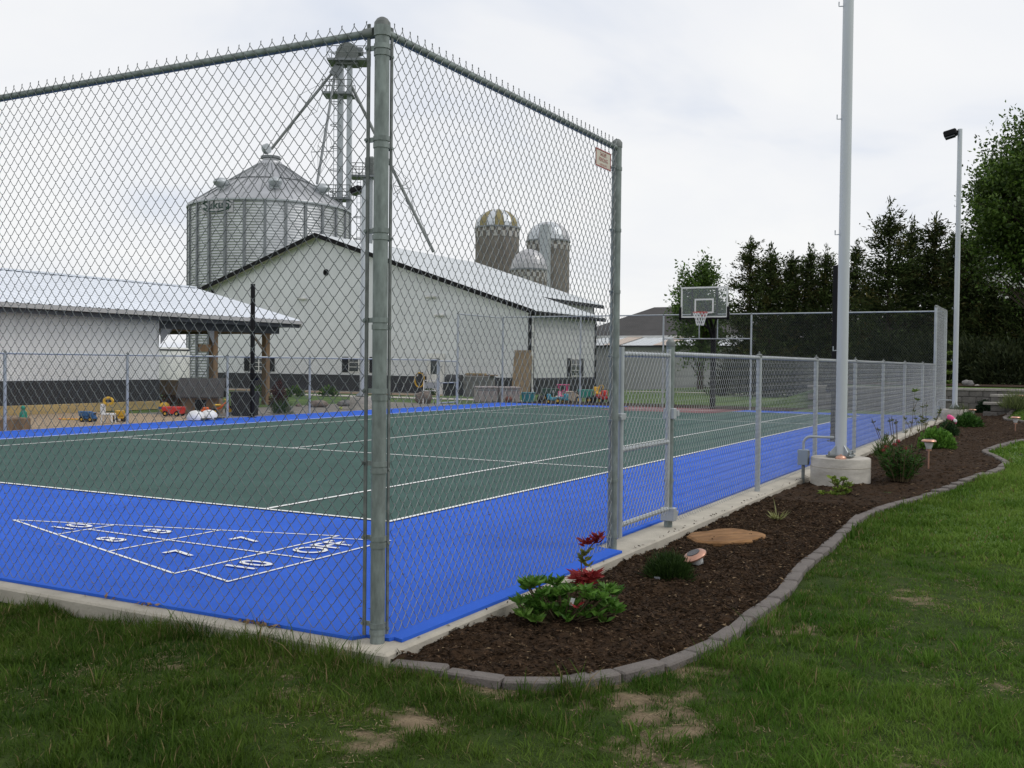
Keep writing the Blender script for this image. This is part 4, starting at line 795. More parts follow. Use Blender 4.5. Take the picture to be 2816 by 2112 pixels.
# ---- bucket elevator towers
def tower(px_, D, ytop, name, label, w=.55, plats=(), wlad=.5):
    P = atD(px_, ytop, D); zt = float(P[2]); x, y = float(P[0]), float(P[1]); z0 = gz(x, y); t = empty(name, (x, y, z0), label, 'elevator'); H = zt-z0
    rz = -YAW; t.rotation_euler = (0, 0, YAW)
    for s_ in (-1, 1): MB().box((s_*w*.36, 0, H/2), (w*.38, w*.5, H)).build('elevator_leg', GALVL, t)
    lad = MB()
    for s_ in (-1, 1): lad.box((-.75+s_*.16, -.3, H/2), (.05, .05, H))
    for k_ in range(int(H/.6)): lad.box((-.75, -.3, .5+k_*.6), (.28, .04, .04))
    lad.build('ladder', GALVL, t)
    cage = MB()
    for k_ in range(int(H/1.9)): cage.lathe([(.42, 0), (.45, 0), (.45, .06), (.42, .06)], (-.75, -.45, 1.5+k_*1.9), 12)
    cage.build('ladder_cage', STEELD, t)
    for zz_, x0, x1, yd in plats:
        pz = float(atD(px_, zz_, D)[2])-z0; pl_ = MB().box(((x0+x1)/2, 0, pz), (x1-x0, yd, .18)).build('platform', STEELD, t); hr_ = MB()
        for h_ in (.55, 1.1):
            hr_.tube([(x0, -yd/2, pz+h_), (x1, -yd/2, pz+h_), (x1, yd/2, pz+h_), (x0, yd/2, pz+h_), (x0, -yd/2, pz+h_)], .035, 4)
        for k_ in range(5):
            xx = x0+(x1-x0)*k_/4; hr_.tube([(xx, -yd/2, pz), (xx, -yd/2, pz+1.1)], .03, 4); hr_.tube([(xx, yd/2, pz), (xx, yd/2, pz+1.1)], .03, 4)
        k2 = hr_.build('handrail', GALVD, None); k2.parent = pl_
    return t, H, (x, y, z0)
tw, TH, tp = tower(950, 88.0, 180, 'bucket_elevator', 'tall bucket elevator tower with platforms beside the grain bin', 1.05, ((172, -1.4, 2.0, 2.2), (262, -1.8, .7, 2.0), (548, -1.8, .6, 2.0)))
hm = MB(); hm.lathe([(0, -.55), (.85, -.55), (.85, .55), (0, .55)], (0, 0, 0), 20); o = hm.build('head_drum', GALVD, tw); o.matrix_local = Matrix.Translation((.2, 0, TH+1.0)) @ Matrix.Rotation(math.pi/2, 4, 'X')
MB().box((.2, 0, TH+.5), (1.9, 1.3, 1.1)).build('head_housing', GALVD, tw); MB().box((1.15, 0, TH+1.2), (.7, .8, .6)).build('drive_motor', STEELD, tw, bev=.1); MB().box((-.75, 0, TH-.55), (.8, .8, .9), M=Matrix.Rotation(.6, 3, 'Y')).build('discharge_spout', STEELD, tw)
def spout(name, label, a, b_, r_, truss):
    a, b_ = Vector(tuple(map(float, a))), Vector(tuple(map(float, b_))); t = empty(name, tuple(a), label, 'grain spout'); d_ = b_-a
    MB().tube([(0, 0, 0), tuple(d_)], r_, 8).build('spout_pipe', GALVD if r_ > .115 else STEELD, t, True)
    sd_ = d_.cross(Vector((0, 0, 1))).normalized(); upv = sd_.cross(d_).normalized()
    for f_ in truss:
        c = d_*f_; mb = MB()
        for q in (sd_, upv): mb.tube([tuple(c-q*1.0), tuple(c+q*1.0)], .03, 4)
        for q in (sd_, -sd_, upv, -upv): mb.tube([tuple(c+q*1.0), tuple(c+d_.normalized()*2.5)], .02, 3); mb.tube([tuple(c+q*1.0), tuple(c-d_.normalized()*2.5)], .02, 3)
        mb.build('truss', STEELD, t)
spout('grain_spout', 'long sloping pipe from elevator head down to the bin peak', atD(926, 185, 88), atD(746, 410, 86), .12, (.45,))
spout('grain_spout', 'steep dark pipe from elevator head down behind bin roof', atD(922, 200, 87.5), atD(872, 505, 84), .11, (.72,))
spout('grain_spout', 'dark pipe sloping right from the elevator to behind the barn roof', atD(968, 240, 88), atD(1192, 692, 84), .14, (.62,))
t2, H2, _ = tower(1012, 90.0, 490, 'bucket_elevator', 'shorter bucket elevator mostly hidden behind the corner post', .8, ((488, -1.5, .8, 1.8),))
MB().box((.2, 0, H2+1.0), (.85, .9, 1.7)).build('head_housing', GALVD, t2, bev=.15)
# ---- concrete stave silos
def silo(pxc, wpx, ytop, ybase_dome, D, label, domecols, bands):
    R_ = wpx/F*D/2; P = atD(pxc, 1000, D); x, y = float(P[0]), float(P[1]); z0 = gz(x, y); ztop = float(atD(pxc, ytop, D)[2])-z0; zd = float(atD(pxc, ybase_dome, D)[2])-z0
    t = empty('silo', (x, y, z0), label, 'silo', 'farm silos behind the barn'); MB().lathe([(R_, -.2), (R_, zd)], (0, 0, 0), 40).build('stave_wall', STAVE, t, True)
    n_ = len(domecols); hd = ztop-zd
    for k_ in range(n_):
        pf = [(R_*1.03*math.cos(q), zd+hd*math.sin(q)) for q in np.linspace(0, 1.54, 8)]; MB().lathe(pf, (0, 0, 0), 2, 2*math.pi*k_/n_+.02, 2*math.pi*(k_+1)/n_-.0).build('dome_panel', domecols[k_], t)
    MB().lathe([(R_, 0), (R_*1.045, 0), (R_*1.045, .2), (R_, .2)], (0, 0, zd-.2), 40).build('rim_band', STEELD, t)
    n2 = 36; aw = 2*math.pi/n2; wm = MB().lathe([(R_*1.005, 0), (R_*1.012, 0), (R_*1.012, 1), (R_*1.005, 1)], (0, 0, 0), 2, 0, aw*.96)
    for bi, (ya_, yb_) in enumerate(bands):
        z1_ = float(atD(pxc, ya_, D)[2])-z0; z2_ = float(atD(pxc, yb_, D)[2])-z0
        MB().lathe([(R_*1.004, z2_), (R_*1.004, z1_)], (0, 0, 0), 40).build('dark_band', STAVEB, t)
        mb2 = MB().lathe([(R_*1.008, 0), (R_*1.016, 0), (R_*1.016, z1_-z2_), (R_*1.008, z1_-z2_)], (0, 0, 0), 2, 0, aw*.98); me = mb2.mesh('white_stave', STAVEW)
        for k_ in range(0, n2, 2): link('white_stave', me, t, (0, 0, z2_), (0, 0, (k_+bi % 2)*aw))
    for z in np.arange(2, zd-2, 1.5): pass
    return t, R_, zd
silo(1364, 120, 577, 627, 135, 'tall brown stave silo with gold and white striped dome', [GOLD if k_ % 2 else DOMEW for k_ in range(16)], ((630, 641), (641, 656)))
sb, R_, zd = silo(1504, 117, 611, 663, 128, 'tall brown stave silo with silver dome and side chute', [DOMEW if k_ % 3 else DOMEG for k_ in range(16)], ((667, 678), (678, 690)))
MB().box((R_*.35+.0, -R_*1.02, zd/2+.8), (1.1, .9, zd+1.6)).build('unloading_chute', GALVL, sb)
silo(1452, 98, 685, 741, 120, 'short silo with grey metal dome between the two tall silos', [DOMEG]*16, ((743, 752), (752, 764), (764, 776)))
# ---- dark roofed building beyond the back fence
YB = 66.0
rb = empty('farm_building', tuple(np.r_[at(1790, 1060, 1, YB)[:2], gz(-20, YB)]), 'long grey farm building with dark hipped roof behind the back fence', 'building')
zq = lambda px_, py_, Y=YB: float(at(px_, py_, 1, Y)[2])
xl, xr = float(at(1600, 1000, 1, YB)[0]), float(at(2010, 1000, 1, YB)[0])
pbox(rb, 'lower_wall', xl, xr, YB, YB+.2, -.6, zq(1790, 955), GREYW)
zl0, zl1 = zq(1790, 951), zq(1790, 927, YB+5)
ribbed_roof(rb, 'lean_to_roof', (xl-.3, YB-.35, zl0), (xr+.3, YB-.35, zl0), (xl-.3, YB+5, zl1), (xr+.3, YB+5, zl1), .6, ROOFW)
for f_ in (.16, .50):
    xa = xl+(xr-xl)*f_; MB().add([rel(rb, p) for p in ((xa, YB-.36, zl0+.05), (xa+1.3, YB-.36, zl0+.05), (xa+1.3, YB+5, zl1+.05), (xa, YB+5, zl1+.05))], [(0, 1, 2, 3)]).build('skylight_panel', TBEI, rb)
pbox(rb, 'eave_board', xl-.3, xr+.3, YB-.42, YB-.36, zl0-.12, zl0+.02, BLACKS)
pbox(rb, 'upper_wall', xl, xr, YB+5, YB+5.2, 0, zq(1790, 923, YB+5), GREYW)
ev = zq(1790, 924, YB+4.6); xa, xb = float(at(1560, 1000, 1, YB+4.6)[0]), float(at(2060, 1000, 1, YB+4.6)[0]); rgx0, rgx1 = float(at(1797, 1000, 1, YB+12)[0]), float(at(1960, 1000, 1, YB+12)[0]); rg = zq(1797, 845, YB+12)
MB().add([rel(rb, p) for p in ((xa, YB+4.6, ev), (xb, YB+4.6, ev), (xb, YB+19, ev), (xa, YB+19, ev), (rgx0, YB+12, rg), (rgx1, YB+12, rg))], [(0, 1, 5, 4), (1, 2, 5), (2, 3, 4, 5), (3, 0, 4), (0, 3, 2, 1)]).build('hip_roof', SHING, rb)
pbox(rb, 'fascia', xa, xb, YB+4.5, YB+4.59, ev-.2, ev+.03, WHITE)
# ---- house among the trees on the right
hs_ = empty('house', tuple(np.r_[atD(2790, 1000, 72)[:2], .4]), 'white house with grey roof half hidden behind the right hand trees', 'house')
hx, hy = hs_.location.x, hs_.location.y; ztp = float(atD(2790, 735, 72)[2]); zrp = float(atD(2790, 700, 72)[2])+.6
mb = MB().box((3.5, 3, (ztp-.4)/2), (11, 8, ztp-.4)); mb.build('wall', WHITE, hs_)
MB().prism([(-1.6, ztp-.4), (7.6, ztp-.4), (3, zrp+1.4)], -2.6, 9.6, 0).build('roof', GREYTR, hs_)
for x in (-.5, 3.2): 
    w_ = MB().box((x, -1.03, 5.2), (1.3, .06, 1.6)).build('window', WHITE, hs_); o = MB().box((x, -1.07, 5.2), (1.1, .02, 1.4)).build('pane', GLASSD, hs_); o.parent = w_
# ---- retaining walls
blk = [MB().box((0, 0, 0), (.395, .28, .195)).mesh('wall_block', BLOCK, bev=.012), MB().box((0, 0, 0), (.395, .27, .195)).mesh('wall_block', BLOCK, bev=.02)]
cop = MB().box((0, 0, 0), (.60, .34, .08)).mesh('coping', COPING, bev=.01)
def retwall(p, q, z0, courses, label):
    p, q = Vector(p), Vector(q); L = (q-p).length; dr_ = (q-p)/L; t = empty('retaining_wall', (p.x, p.y, z0), label, 'wall', 'block retaining walls at the far right'); an = math.atan2(dr_.y, dr_.x)
    for c in range(courses):
        s_ = .2 if c % 2 == 0 else .4
        while s_ < L: link('wall_block', blk[random.randrange(2)], t, (dr_.x*s_, dr_.y*s_, .1+c*.2), (0, 0, an)); s_ += .4
    s_ = .3
    while s_ < L: link('coping', cop, t, (dr_.x*s_, dr_.y*s_, courses*.2+.04), (0, 0, an)); s_ += .605
retwall((-4.6, 31.3), (4.4, 31.3), -.1, 4, 'grey block retaining wall running behind the end of the court')
retwall((1.2, 29.5), (2.9, 31.0), -.04, 3, 'short stepped block wall angling back beside the dark shrub')
retwall((.95, 29.0), (2.0, 29.0), -.06, 2, 'lowest short block wall beside the far pole footing')

# ================================================================== PLANTS
def leaves(P, D, L, Wd, C):
    """diamond leaves, slightly folded: P base points, D unit directions"""
    P = np.asarray(P, float); D = np.asarray(D, float); n = len(P); L = np.broadcast_to(L, n)[:, None]; Wd = np.broadcast_to(Wd, n)[:, None]
    rv = rng.normal(size=(n, 3)); s_ = np.cross(D, rv); s_ /= np.linalg.norm(s_, axis=1)[:, None]+1e-9; nn = np.cross(s_, D)
    V = np.stack([P, P+D*L*.45+s_*Wd/2+nn*Wd*.15, P+D*L-nn*L*.08, P+D*L*.45-s_*Wd/2+nn*Wd*.15], 1).reshape(-1, 3); b0 = np.arange(n)*4
    T = np.stack([np.stack([b0, b0+1, b0+2], 1), np.stack([b0, b0+2, b0+3], 1)], 1).reshape(-1, 3)
    return V, T, np.repeat(np.asarray(C), 4, 0)
def cmix(n, c1, c2, jit=.15):
    g = rng.uniform(0, 1, (n, 1)); return (np.array(c1)*(1-g)+np.array(c2)*g)*rng.uniform(1-jit, 1+jit, (n, 1))
def join(parts):
    off = 0; V = []; T = []; C = []
    for v, t, c in parts: V.append(v); T.append(t+off); C.append(c); off += len(v)
    return np.concatenate(V), np.concatenate(T), np.concatenate(C)
def unit(a): return a/(np.linalg.norm(a, axis=-1, keepdims=True)+1e-9)
DG1, DG2 = (0.018, 0.045, 0.010), (0.055, 0.115, 0.022); LG1, LG2 = (0.06, 0.14, 0.02), (0.16, 0.28, 0.05); RD1, RD2 = (0.18, 0.014, 0.018), (0.46, 0.06, 0.06)
def mound(n, rx, ry, rz, L, Wd, c1, c2, up=.4, shell=.5):
    d_ = unit(rng.normal(size=(n, 3))); d_[:, 2] = np.abs(d_[:, 2]); r_ = rng.uniform(shell, 1, (n, 1))**.7*(.8+.25*rng.uniform(0, 1, (n, 1)))
    P = d_*r_*np.array([rx, ry, rz])+np.array([0, 0, .01]); D = unit(d_+np.array([0, 0, up])+rng.normal(0, .45, (n, 3))); return leaves(P, D, L*rng.uniform(.6, 1.2, n), Wd*rng.uniform(.7, 1.2, n), cmix(n, c1, c2))
def whorl(c, n, L, Wd, c1, c2, up=.5, axis=(0, 0, 1)):
    a = rng.uniform(0, 6.28)+np.arange(n)*2.4; D = unit(np.stack([np.cos(a), np.sin(a), up+rng.uniform(-.35, .45, n)], 1)+np.array(axis)*.1); return leaves(np.tile(np.array(c, float), (n, 1))+rng.normal(0, .006, (n, 3)), D, L*rng.uniform(.75, 1.15, n), Wd, cmix(n, c1, c2))
def plant(name, label, loc, fol, stems=None, group=None, mat_=LEAF):
    t = empty(name, loc, label, 'plant' if 'shrub' not in name else 'shrub', group); V, T, C = join(fol) if isinstance(fol, list) else fol
    npmesh('foliage', V, T, C, mat_, t)
    if stems: 
        mb = MB()
        for s_ in stems: mb.tube(s_, [.006]+[.0035]*(len(s_)-1), 5)
        mb.build('stem', STEM, t)
    return t
def base(px_, py_): p = atg(px_, py_); return (float(p[0]), float(p[1]), gz(p[0], p[1])+.035)
# red tipped shrub by the corner
b0 = base(1545, 1728); Dp = float((np.array(b0)-CAM)@fw)
def loc_at(px_, py_, b_, dd=0.0): p = atD(px_, py_, float((np.array(b_)-CAM)@fw)+dd); return tuple(np.array(p)-np.array(b_))
fol = []; stems = []
for px_, py_, n, k_ in [(1450, 1610, 16, 0), (1475, 1602, 14, 0), (1500, 1640, 16, 0), (1535, 1635, 14, 0), (1470, 1660, 16, 0), (1440, 1690, 14, 1), (1480, 1715, 16, 1), (1510, 1680, 14, 0), (1540, 1690, 12, 0), (1570, 1625, 12, 0), (1575, 1660, 12, 0), (1600, 1690, 12, 0), (1625, 1650, 14, 0), (1650, 1645, 16, 0), (1670, 1620, 14, 0), (1672, 1660, 16, 0), (1640, 1690, 12, 0), (1655, 1715, 8, 1), (1560, 1715, 10, 0), (1605, 1625, 10, 0), (1430, 1660, 10, 0), (1690, 1680, 10, 0)]:
    for dd in (-.12, -.04, .05, .12):
        c = loc_at(px_+rng.uniform(-8, 8), py_+rng.uniform(-8, 8), b0, dd+rng.uniform(-.05, .05)); c = (c[0], c[1], max(c[2], .03))
        fol.append(whorl(c, n, .066, .024, LG1 if k_ else (.04, .115, .014), LG2 if k_ else (.13, .27, .04))); stems.append([(c[0]*.25, c[1]*.25, 0), (c[0]*.7, c[1]*.7, c[2]*.55), c])
for _ in range(34):
    px_, py_ = (rng.uniform(1432, 1545), rng.uniform(1598, 1690)) if rng.uniform() < .6 else (rng.uniform(1610, 1700), rng.uniform(1625, 1690)); c = loc_at(px_, py_, b0, rng.uniform(-.12, .12)); c = (c[0], c[1], max(c[2], .03)); fol.append(whorl(c, 12, .064, .024, (.035, .10, .012), (.12, .25, .035)))
for px_, py_, n in [(1600, 1590, 26), (1625, 1585, 22), (1612, 1600, 20)]: fol.append(whorl(loc_at(px_, py_, b0), n+6, .092, .022, RD1, RD2, .15))
for px_, py_ in [(1645, 1482), (1610, 1497), (1638, 1492)]: fol.append(whorl(loc_at(px_, py_, b0), 13, .068, .020, (.13, .010, .014), (.32, .03, .035), .5))
for px_, py_ in [(1600, 1530), (1612, 1520), (1608, 1545), (1618, 1555)]: fol.append(whorl(loc_at(px_, py_, b0), 10, .05, .02, (.10, .13, .02), (.22, .22, .04), .4))
fol.append(whorl(loc_at(1590, 1668, b0, -.15), 6, .05, .014, RD1, RD2, .1))
c = loc_at(1600, 1590, b0); c3_ = loc_at(1640, 1485, b0); stems.append([(0.02, 0, 0), c, loc_at(1598, 1535, b0), c3_])
t = plant('leafy_shrub', 'green shrub with bright red new leaves on a tall shoot near the corner', b0, fol, stems)
c = loc_at(1573, 1655, b0, -.14); o = MB().box((0, 0, 0), (.022, .003, .045)).build('plant_tag', TWHT, t); o.location = c; o.rotation_euler = (.3, .25, .5); k_ = MB().box((-.004, -.0025, -.012), (.012, .001, .018)).build('tag_picture', PLY, o)
# low dark shrub
b1 = base(1838, 1612); t = plant('low_shrub', 'low dark needle-leaved shrub beside the tilted copper lamp', b1, [mound(2600, .17, .15, .17, .06, .006, (.012, .030, .006), (.045, .085, .018), .8, .2)]); MB().box((-.03, -.14, .04), (.04, .002, .022)).build('plant_tag', GREYTR, t)
# strappy plant
b2 = base(2136, 1443); fo = []
for k_ in range(26):
    a = rng.uniform(0, 6.28); pts = []; l_ = rng.uniform(.08, .16)
    D = unit(np.array([math.cos(a), math.sin(a), rng.uniform(.35, 1.4)])); fo.append(leaves(np.array([[0, 0, .0]])+rng.normal(0, .015, (1, 3))*[1, 1, 0], D[None], l_, .013, cmix(1, (.20, .22, .06), (.40, .40, .18))))
fo.append(leaves(np.array([[0, 0, 0.]]), unit(np.array([[-.12, 0, 1.]])), .24, .012, cmix(1, (.35, .36, .15), (.4, .4, .2))))
plant('strappy_plant', 'small pale yellow green strap-leaved plant alone in the mulch', b2, fo)
# light green shrub by footing
b3 = base(2308, 1372); fo = []; st = []
for px_, py_ in [(2290, 1318), (2300, 1330), (2322, 1315), (2330, 1330), (2320, 1345), (2300, 1350), (2285, 1357), (2310, 1362), (2330, 1352), (2262, 1362), (2290, 1372), (2312, 1373)]:
    for _ in range(3):
        c = loc_at(px_+rng.uniform(-6, 6), py_+rng.uniform(-6, 6), b3, rng.uniform(-.1, .1)); c = (c[0], c[1], max(.02, c[2])); fo.append(whorl(c, 8, .055, .038, (.09, .16, .02), (.26, .33, .06), .3)); st.append([(0, 0, 0), (c[0]*.6, c[1]*.6, c[2]*.6), c])
plant('leafy_shrub', 'bright lime green shrub in front of the near pole footing', b3, fo, st)
# tall leafy bush with red flowers
b4 = base(2476, 1330); fo = []; st = []
for k_ in range(90):
    a, r_ = rng.uniform(0, 6.28), rng.uniform(.02, .22); h_ = rng.uniform(.18, .42); x, y = r_*math.cos(a), r_*math.sin(a); n = 26
    tt = rng.uniform(.1, 1, n); P = np.stack([x*(.5+tt*.7), y*(.5+tt*.7), tt*h_], 1); D = unit(np.stack([rng.normal(0, 1, n)+x*2, rng.normal(0, 1, n)+y*2, rng.uniform(.2, 1.1, n)], 1)); fo.append(leaves(P, D, rng.uniform(.04, .085, n), .016, cmix(n, (.014, .045, .008), (.06, .15, .022)))); st.append([(x*.5, y*.5, 0), (x*1.2, y*1.2, h_)])
for k_ in range(14):
    a, r_ = rng.uniform(0, 6.28), rng.uniform(.05, .24); h_ = rng.uniform(.45, .78); x, y = r_*math.cos(a), r_*math.sin(a); st.append([(x*.4, y*.4, 0), (x, y, h_*.6), (x*1.5, y*1.5, h_)]); fo.append(whorl((x*1.4, y*1.4, h_*.93), 9, .04, .013, (.05, .08, .02), (.16, .14, .05)))
plant('flowering_bush', 'tall leafy green perennial clump with thin bare stalks beside the copper lamp', b4, fo, st)
# red flowered plant against kerb
b5 = base(2432, 1268); fo = [mound(420, .16, .2, .34, .13, .012, (.03, .07, .015), (.10, .17, .035), 1.3, .1)]; t = plant('flowering_plant', 'grassy plant with small dark red flowers against the kerb', b5, fo)
for k_, (px_, py_) in enumerate([(2427, 1238), (2438, 1229), (2470, 1213), (2491, 1233), (2460, 1222)]):
    c = loc_at(px_, py_, b5, -.1); MB().ball((0, 0, 0), .035, 8, 5, (1, 1, .8), .15, k_).build('flower', DKRED, t).location = c
# bright green mound
b6 = base(2575, 1240); plant('mound_plant', 'dense bright green leafy mound behind the tall copper lamp', b6, [mound(2600, .30, .26, .33, .06, .042, (.06, .15, .02), (.16, .33, .05), .5, .45)])
b6 = base(2540, 1232); fo = []; st = []
for k_ in range(16):
    x, y = rng.normal(0, .13, 2); h_ = rng.uniform(.45, .8); st.append([(x*.3, y*.3, 0), (x, y, h_*.7), (x*1.3, y*1.3, h_)]); fo.append(whorl((x*1.2, y*1.2, h_*.9), 10, .05, .02, (.06, .10, .02), (.14, .18, .05)))
plant('stalky_plant', 'thin stalked plant with sparse leaves left of the green mound', b6, fo, st)
b6 = base(2507, 1196); st = [[(0, 0, 0), (.02, 0, .5), (.05, .02, .95)], [(.02, 0, .5), (.1, .03, .72)]]; fo = [whorl((.05, .02, .93), 22, .13, .035, (.10, .17, .03), (.20, .28, .05), .4), whorl((.1, .03, .74), 12, .10, .03, (.09, .14, .03), (.18, .24, .05)), whorl((-.1, 0, .2), 16, .10, .03, DG1, DG2)]
plant('sapling', 'tiny young sapling with a leafy tip beside the low fence', b6, fo, st)
# shrub with pink pinwheel balloon
b7 = base(2608, 1207); plant('dark_shrub', 'small dark green shrub below the pink foil ornament', b7, [mound(1500, .19, .19, .34, .06, .026, (.012, .035, .012), (.05, .10, .035), .5, .3)])
c = loc_at(2617, 1157, b7, .2); pk = empty('garden_ornament', tuple(np.array(b7)+np.array([c[0]+.0, c[1], 0])), 'shiny pink ornament on a thin stick behind the dark shrub', 'ornament'); MB().tube([(0, 0, -.05), (0, 0, c[2])], .006, 6).build('stick', STEM, pk)
mb = MB().ball((0, 0, 0), .125, 12, 7, (.55, .35, 1.0)); o = mb.build('ornament_body', TPNK, pk, True); o.location = (0, 0, c[2]+.02); o.rotation_euler = (0, -.7, .3); k_ = MB().ball((.035, -.035, -.05), .04, 8, 5, (.9, .4, 1.1)).build('ornament_patch', TWHT, o)
b8 = base(2662, 1180); plant('mound_plant', 'small green leafy mound below the third copper lamp', b8, [mound(1600, .34, .3, .33, .09, .04, (.02, .06, .012), (.075, .17, .03), .5, .4)])
b8 = base(2640, 1165); plant('wispy_grass', 'wispy pale green grass in front of the far footing', b8, [mound(500, .35, .2, .45, .22, .008, (.06, .09, .03), (.16, .19, .07), 1.4, .1)])
b9 = base(2708, 1139); plant('dark_shrub', 'round dark shrub in front of the stepped block wall', b9, [mound(2000, .29, .29, .44, .075, .035, (.010, .026, .012), (.04, .075, .035), .3, .5)])
b10 = base(2798, 1092); plant('pale_grass', 'tuft of pale green grass at the right picture edge', b10, [mound(700, .5, .4, .45, .28, .012, (.10, .14, .05), (.24, .28, .11), 1.6, .1)])
# flagstone
A, B, Cc, Dd = atg(1900, 1497), atg(1990, 1520), atg(2090, 1492), atg(1985, 1484)
fc = (np.array(A)+np.array(Cc))/2; ang = math.atan2(Cc[1]-A[1], Cc[0]-A[0]); la = float(np.hypot(*(Cc-A)[:2]))/2*1.02; lb = .30
mb = MB(); ring = []
for k_ in range(26):
    a = 2*math.pi*k_/26; kk = 1+.10*math.sin(2*a+1)+.06*math.sin(5*a+2)+.04*math.sin(9*a); ring.append((la*kk*math.cos(a), lb*kk*math.sin(a)))
vs = [(x, y, 0) for x, y in ring]+[(x*1.0, y*1.0, .03+.006*math.sin(x*9)) for x, y in ring]+[(x*.93, y*.92, .042+.006*math.sin(x*9)) for x, y in ring]+[(0, 0, .046)]
n = 26; fs = []
for l_ in range(2):
    for k_ in range(n): fs.append((l_*n+k_, l_*n+(k_+1) % n, (l_+1)*n+(k_+1) % n, (l_+1)*n+k_))
for k_ in range(n): fs.append((2*n+k_, 2*n+(k_+1) % n, 3*n))
mb.add(vs, fs); o = mb.build('stepping_stone', FLAG, None); o.location = (float(fc[0]), float(fc[1]), gz(fc[0], fc[1])+.030); o.rotation_euler = (.02, -.02, ang); tag(o, 'flat tan flagstone lying in the mulch near the gate', 'stone')
LENS = mat('lamp_lens', (0.55, 0.56, 0.55), 0.2, 0, 0.1, 9, spec=.6)
def solar(px_, py_, h, label, tilt=None, s=1.0):
    b_ = base(px_, py_); t = empty('solar_lamp', (b_[0], b_[1], b_[2]-.01), label, 'garden lamp', 'copper solar lamps in the planting bed')
    if tilt: t.rotation_euler = tilt
    MB().tube([(0, 0, -.12), (0, 0, h-.13*s)], .0105*s, 8).build('stake', COPPER, t, True)
    MB().lathe([(.012*s, h-.15*s), (.036*s, h-.148*s), (.036*s, h-.125*s), (.012*s, h-.123*s)], (0, 0, 0), 16).build('collar', COPPER, t, True)
    MB().lathe([(.034*s, h-.12*s), (.044*s, h-.09*s), (.056*s, h-.045*s), (.058*s, h-.032*s), (0, h-.032*s)], (0, 0, 0), 20).build('lens', LENS, t, True)
    cp = MB().lathe([(.05*s, h-.035*s), (.094*s, h-.030*s), (.096*s, h-.018*s), (.082*s, h-.002*s), (.060*s, h+.006*s), (0, h+.006*s)], (0, 0, 0), 28).build('cap', COPPER, t, True)
    MB().lathe([(.052*s, h+.0065*s), (.052*s, h+.010*s), (.0, h+.010*s)], (0, 0, 0), 20).build('solar_panel', SOLAR, cp)
solar(1922, 1566, .105, 'copper solar lamp tilted low in the mulch near the flagstone', (.25, -.38, .2), .95)
solar(2553, 1297, .40, 'upright copper solar lamp in front of the bright green mound'); solar(2674, 1161, .34, 'copper solar lamp beside the far pole footing', None, 1.1); solar(2792, 1193, .36, 'copper solar lamp at the lawn tip near the right edge', None, 1.1); solar(2806, 1078, .40, 'small copper solar lamp on the slope under the trees', None, 1.1)
# boulders
def rock(px_, py_, w_, h_, label, m_, seed, name='boulder', sink=.25, group=None):
    p = atg(px_, py_); D_ = float((np.array(p)-CAM)@fw); r_ = w_/F*D_/2; hh = h_/F*D_; mb = MB().ball((0, 0, 0), 1.0, 16, 10, (1, .8, 1), .16, seed); o = mb.build(name, m_, None, True); o.scale = (r_, r_, hh/(2-sink)*1.0); o.location = (float(p[0]), float(p[1])+r_*.5, gz(p[0], p[1])+hh*(1-sink)/(2-sink)); o.rotation_euler = (0, 0, YAW); return tag(o, label, 'rock', group)
rock(2660, 1062, 33, 17, 'round grey boulder on the terrace behind the retaining wall', STONEG, 3); rock(2687, 1063, 12, 6, 'small pale stone beside the terrace boulder', COPING, 4)
rock(866, 1121, 56, 19, 'reddish brown boulder beside a far fence post', STONE, 5); rock(942, 1118, 52, 18, 'dark grey boulder next to the far pole footing', STONEG, 6); rock(818, 1119, 17, 9, 'small brown stone left of the reddish boulder', STONE, 8); rock(1160, 1111, 46, 36, 'tapered tan boulder behind the metal chair frame', STONE, 9, sink=.1)

# ---- trees
def cedar_mesh(seed, H, Rm, c1, c2, nclump=170, per=60):
    r = np.random.default_rng(seed); fo = []; t = r.beta(1.0, 1.25, nclump); ph = r.uniform(0, 6.28, nclump)
    lob = 1+.25*np.sin(3*ph+seed)*np.sin(9*t+seed)
    rad = Rm*(np.clip(1-t, .02, 1)**.62)*np.clip(.6+t*3, 0, 1)*lob*r.uniform(.45, 1.0, nclump)
    Cn = np.stack([rad*np.cos(ph), rad*np.sin(ph), .25+t*(H-.4)], 1); P = []; D = []
    for k_ in range(nclump):
        n = int(per*(1.15-t[k_]*.55)); o_ = unit(np.array([[math.cos(ph[k_]), math.sin(ph[k_]), .35]])); s_ = .20+.30*(1-t[k_])
        along = r.normal(0, 1, (n, 1))*s_*1.1; pp = Cn[k_]+o_*along+r.normal(0, 1, (n, 3))*np.array([.16, .16, .13])*(1.2-.5*t[k_]); P.append(pp); D.append(unit(o_+r.normal(0, .65, (n, 3))+np.array([0, 0, .15])))
    P = np.concatenate(P); D = np.concatenate(D); n = len(P); P[:, 2] = np.clip(P[:, 2], .1, H)
    top = np.stack([r.normal(0, .09, 50), r.normal(0, .09, 50), r.uniform(H-.9, H+.25, 50)], 1); P = np.r_[P, top]; D = np.r_[D, unit(r.normal(0, .4, (50, 3))+[0, 0, 1])]; n = len(P)
    cl = np.concatenate([np.repeat(r.uniform(.55, 1.5, nclump), [int(per*(1.15-q*.55)) for q in t]), np.ones(50)])[:, None]; bro = np.concatenate([np.repeat(r.uniform(0, 1, nclump) < .18, [int(per*(1.15-q*.55)) for q in t]), np.zeros(50, bool)])[:, None]
    cb = cmix(n, c1, c2, .3)*cl*np.where(bro, np.array([1.25, .85, .9]), 1.0); V, T, C = leaves(P, D, r.uniform(.12, .32, n), r.uniform(.045, .10, n), cb); return V, T, C, Cn
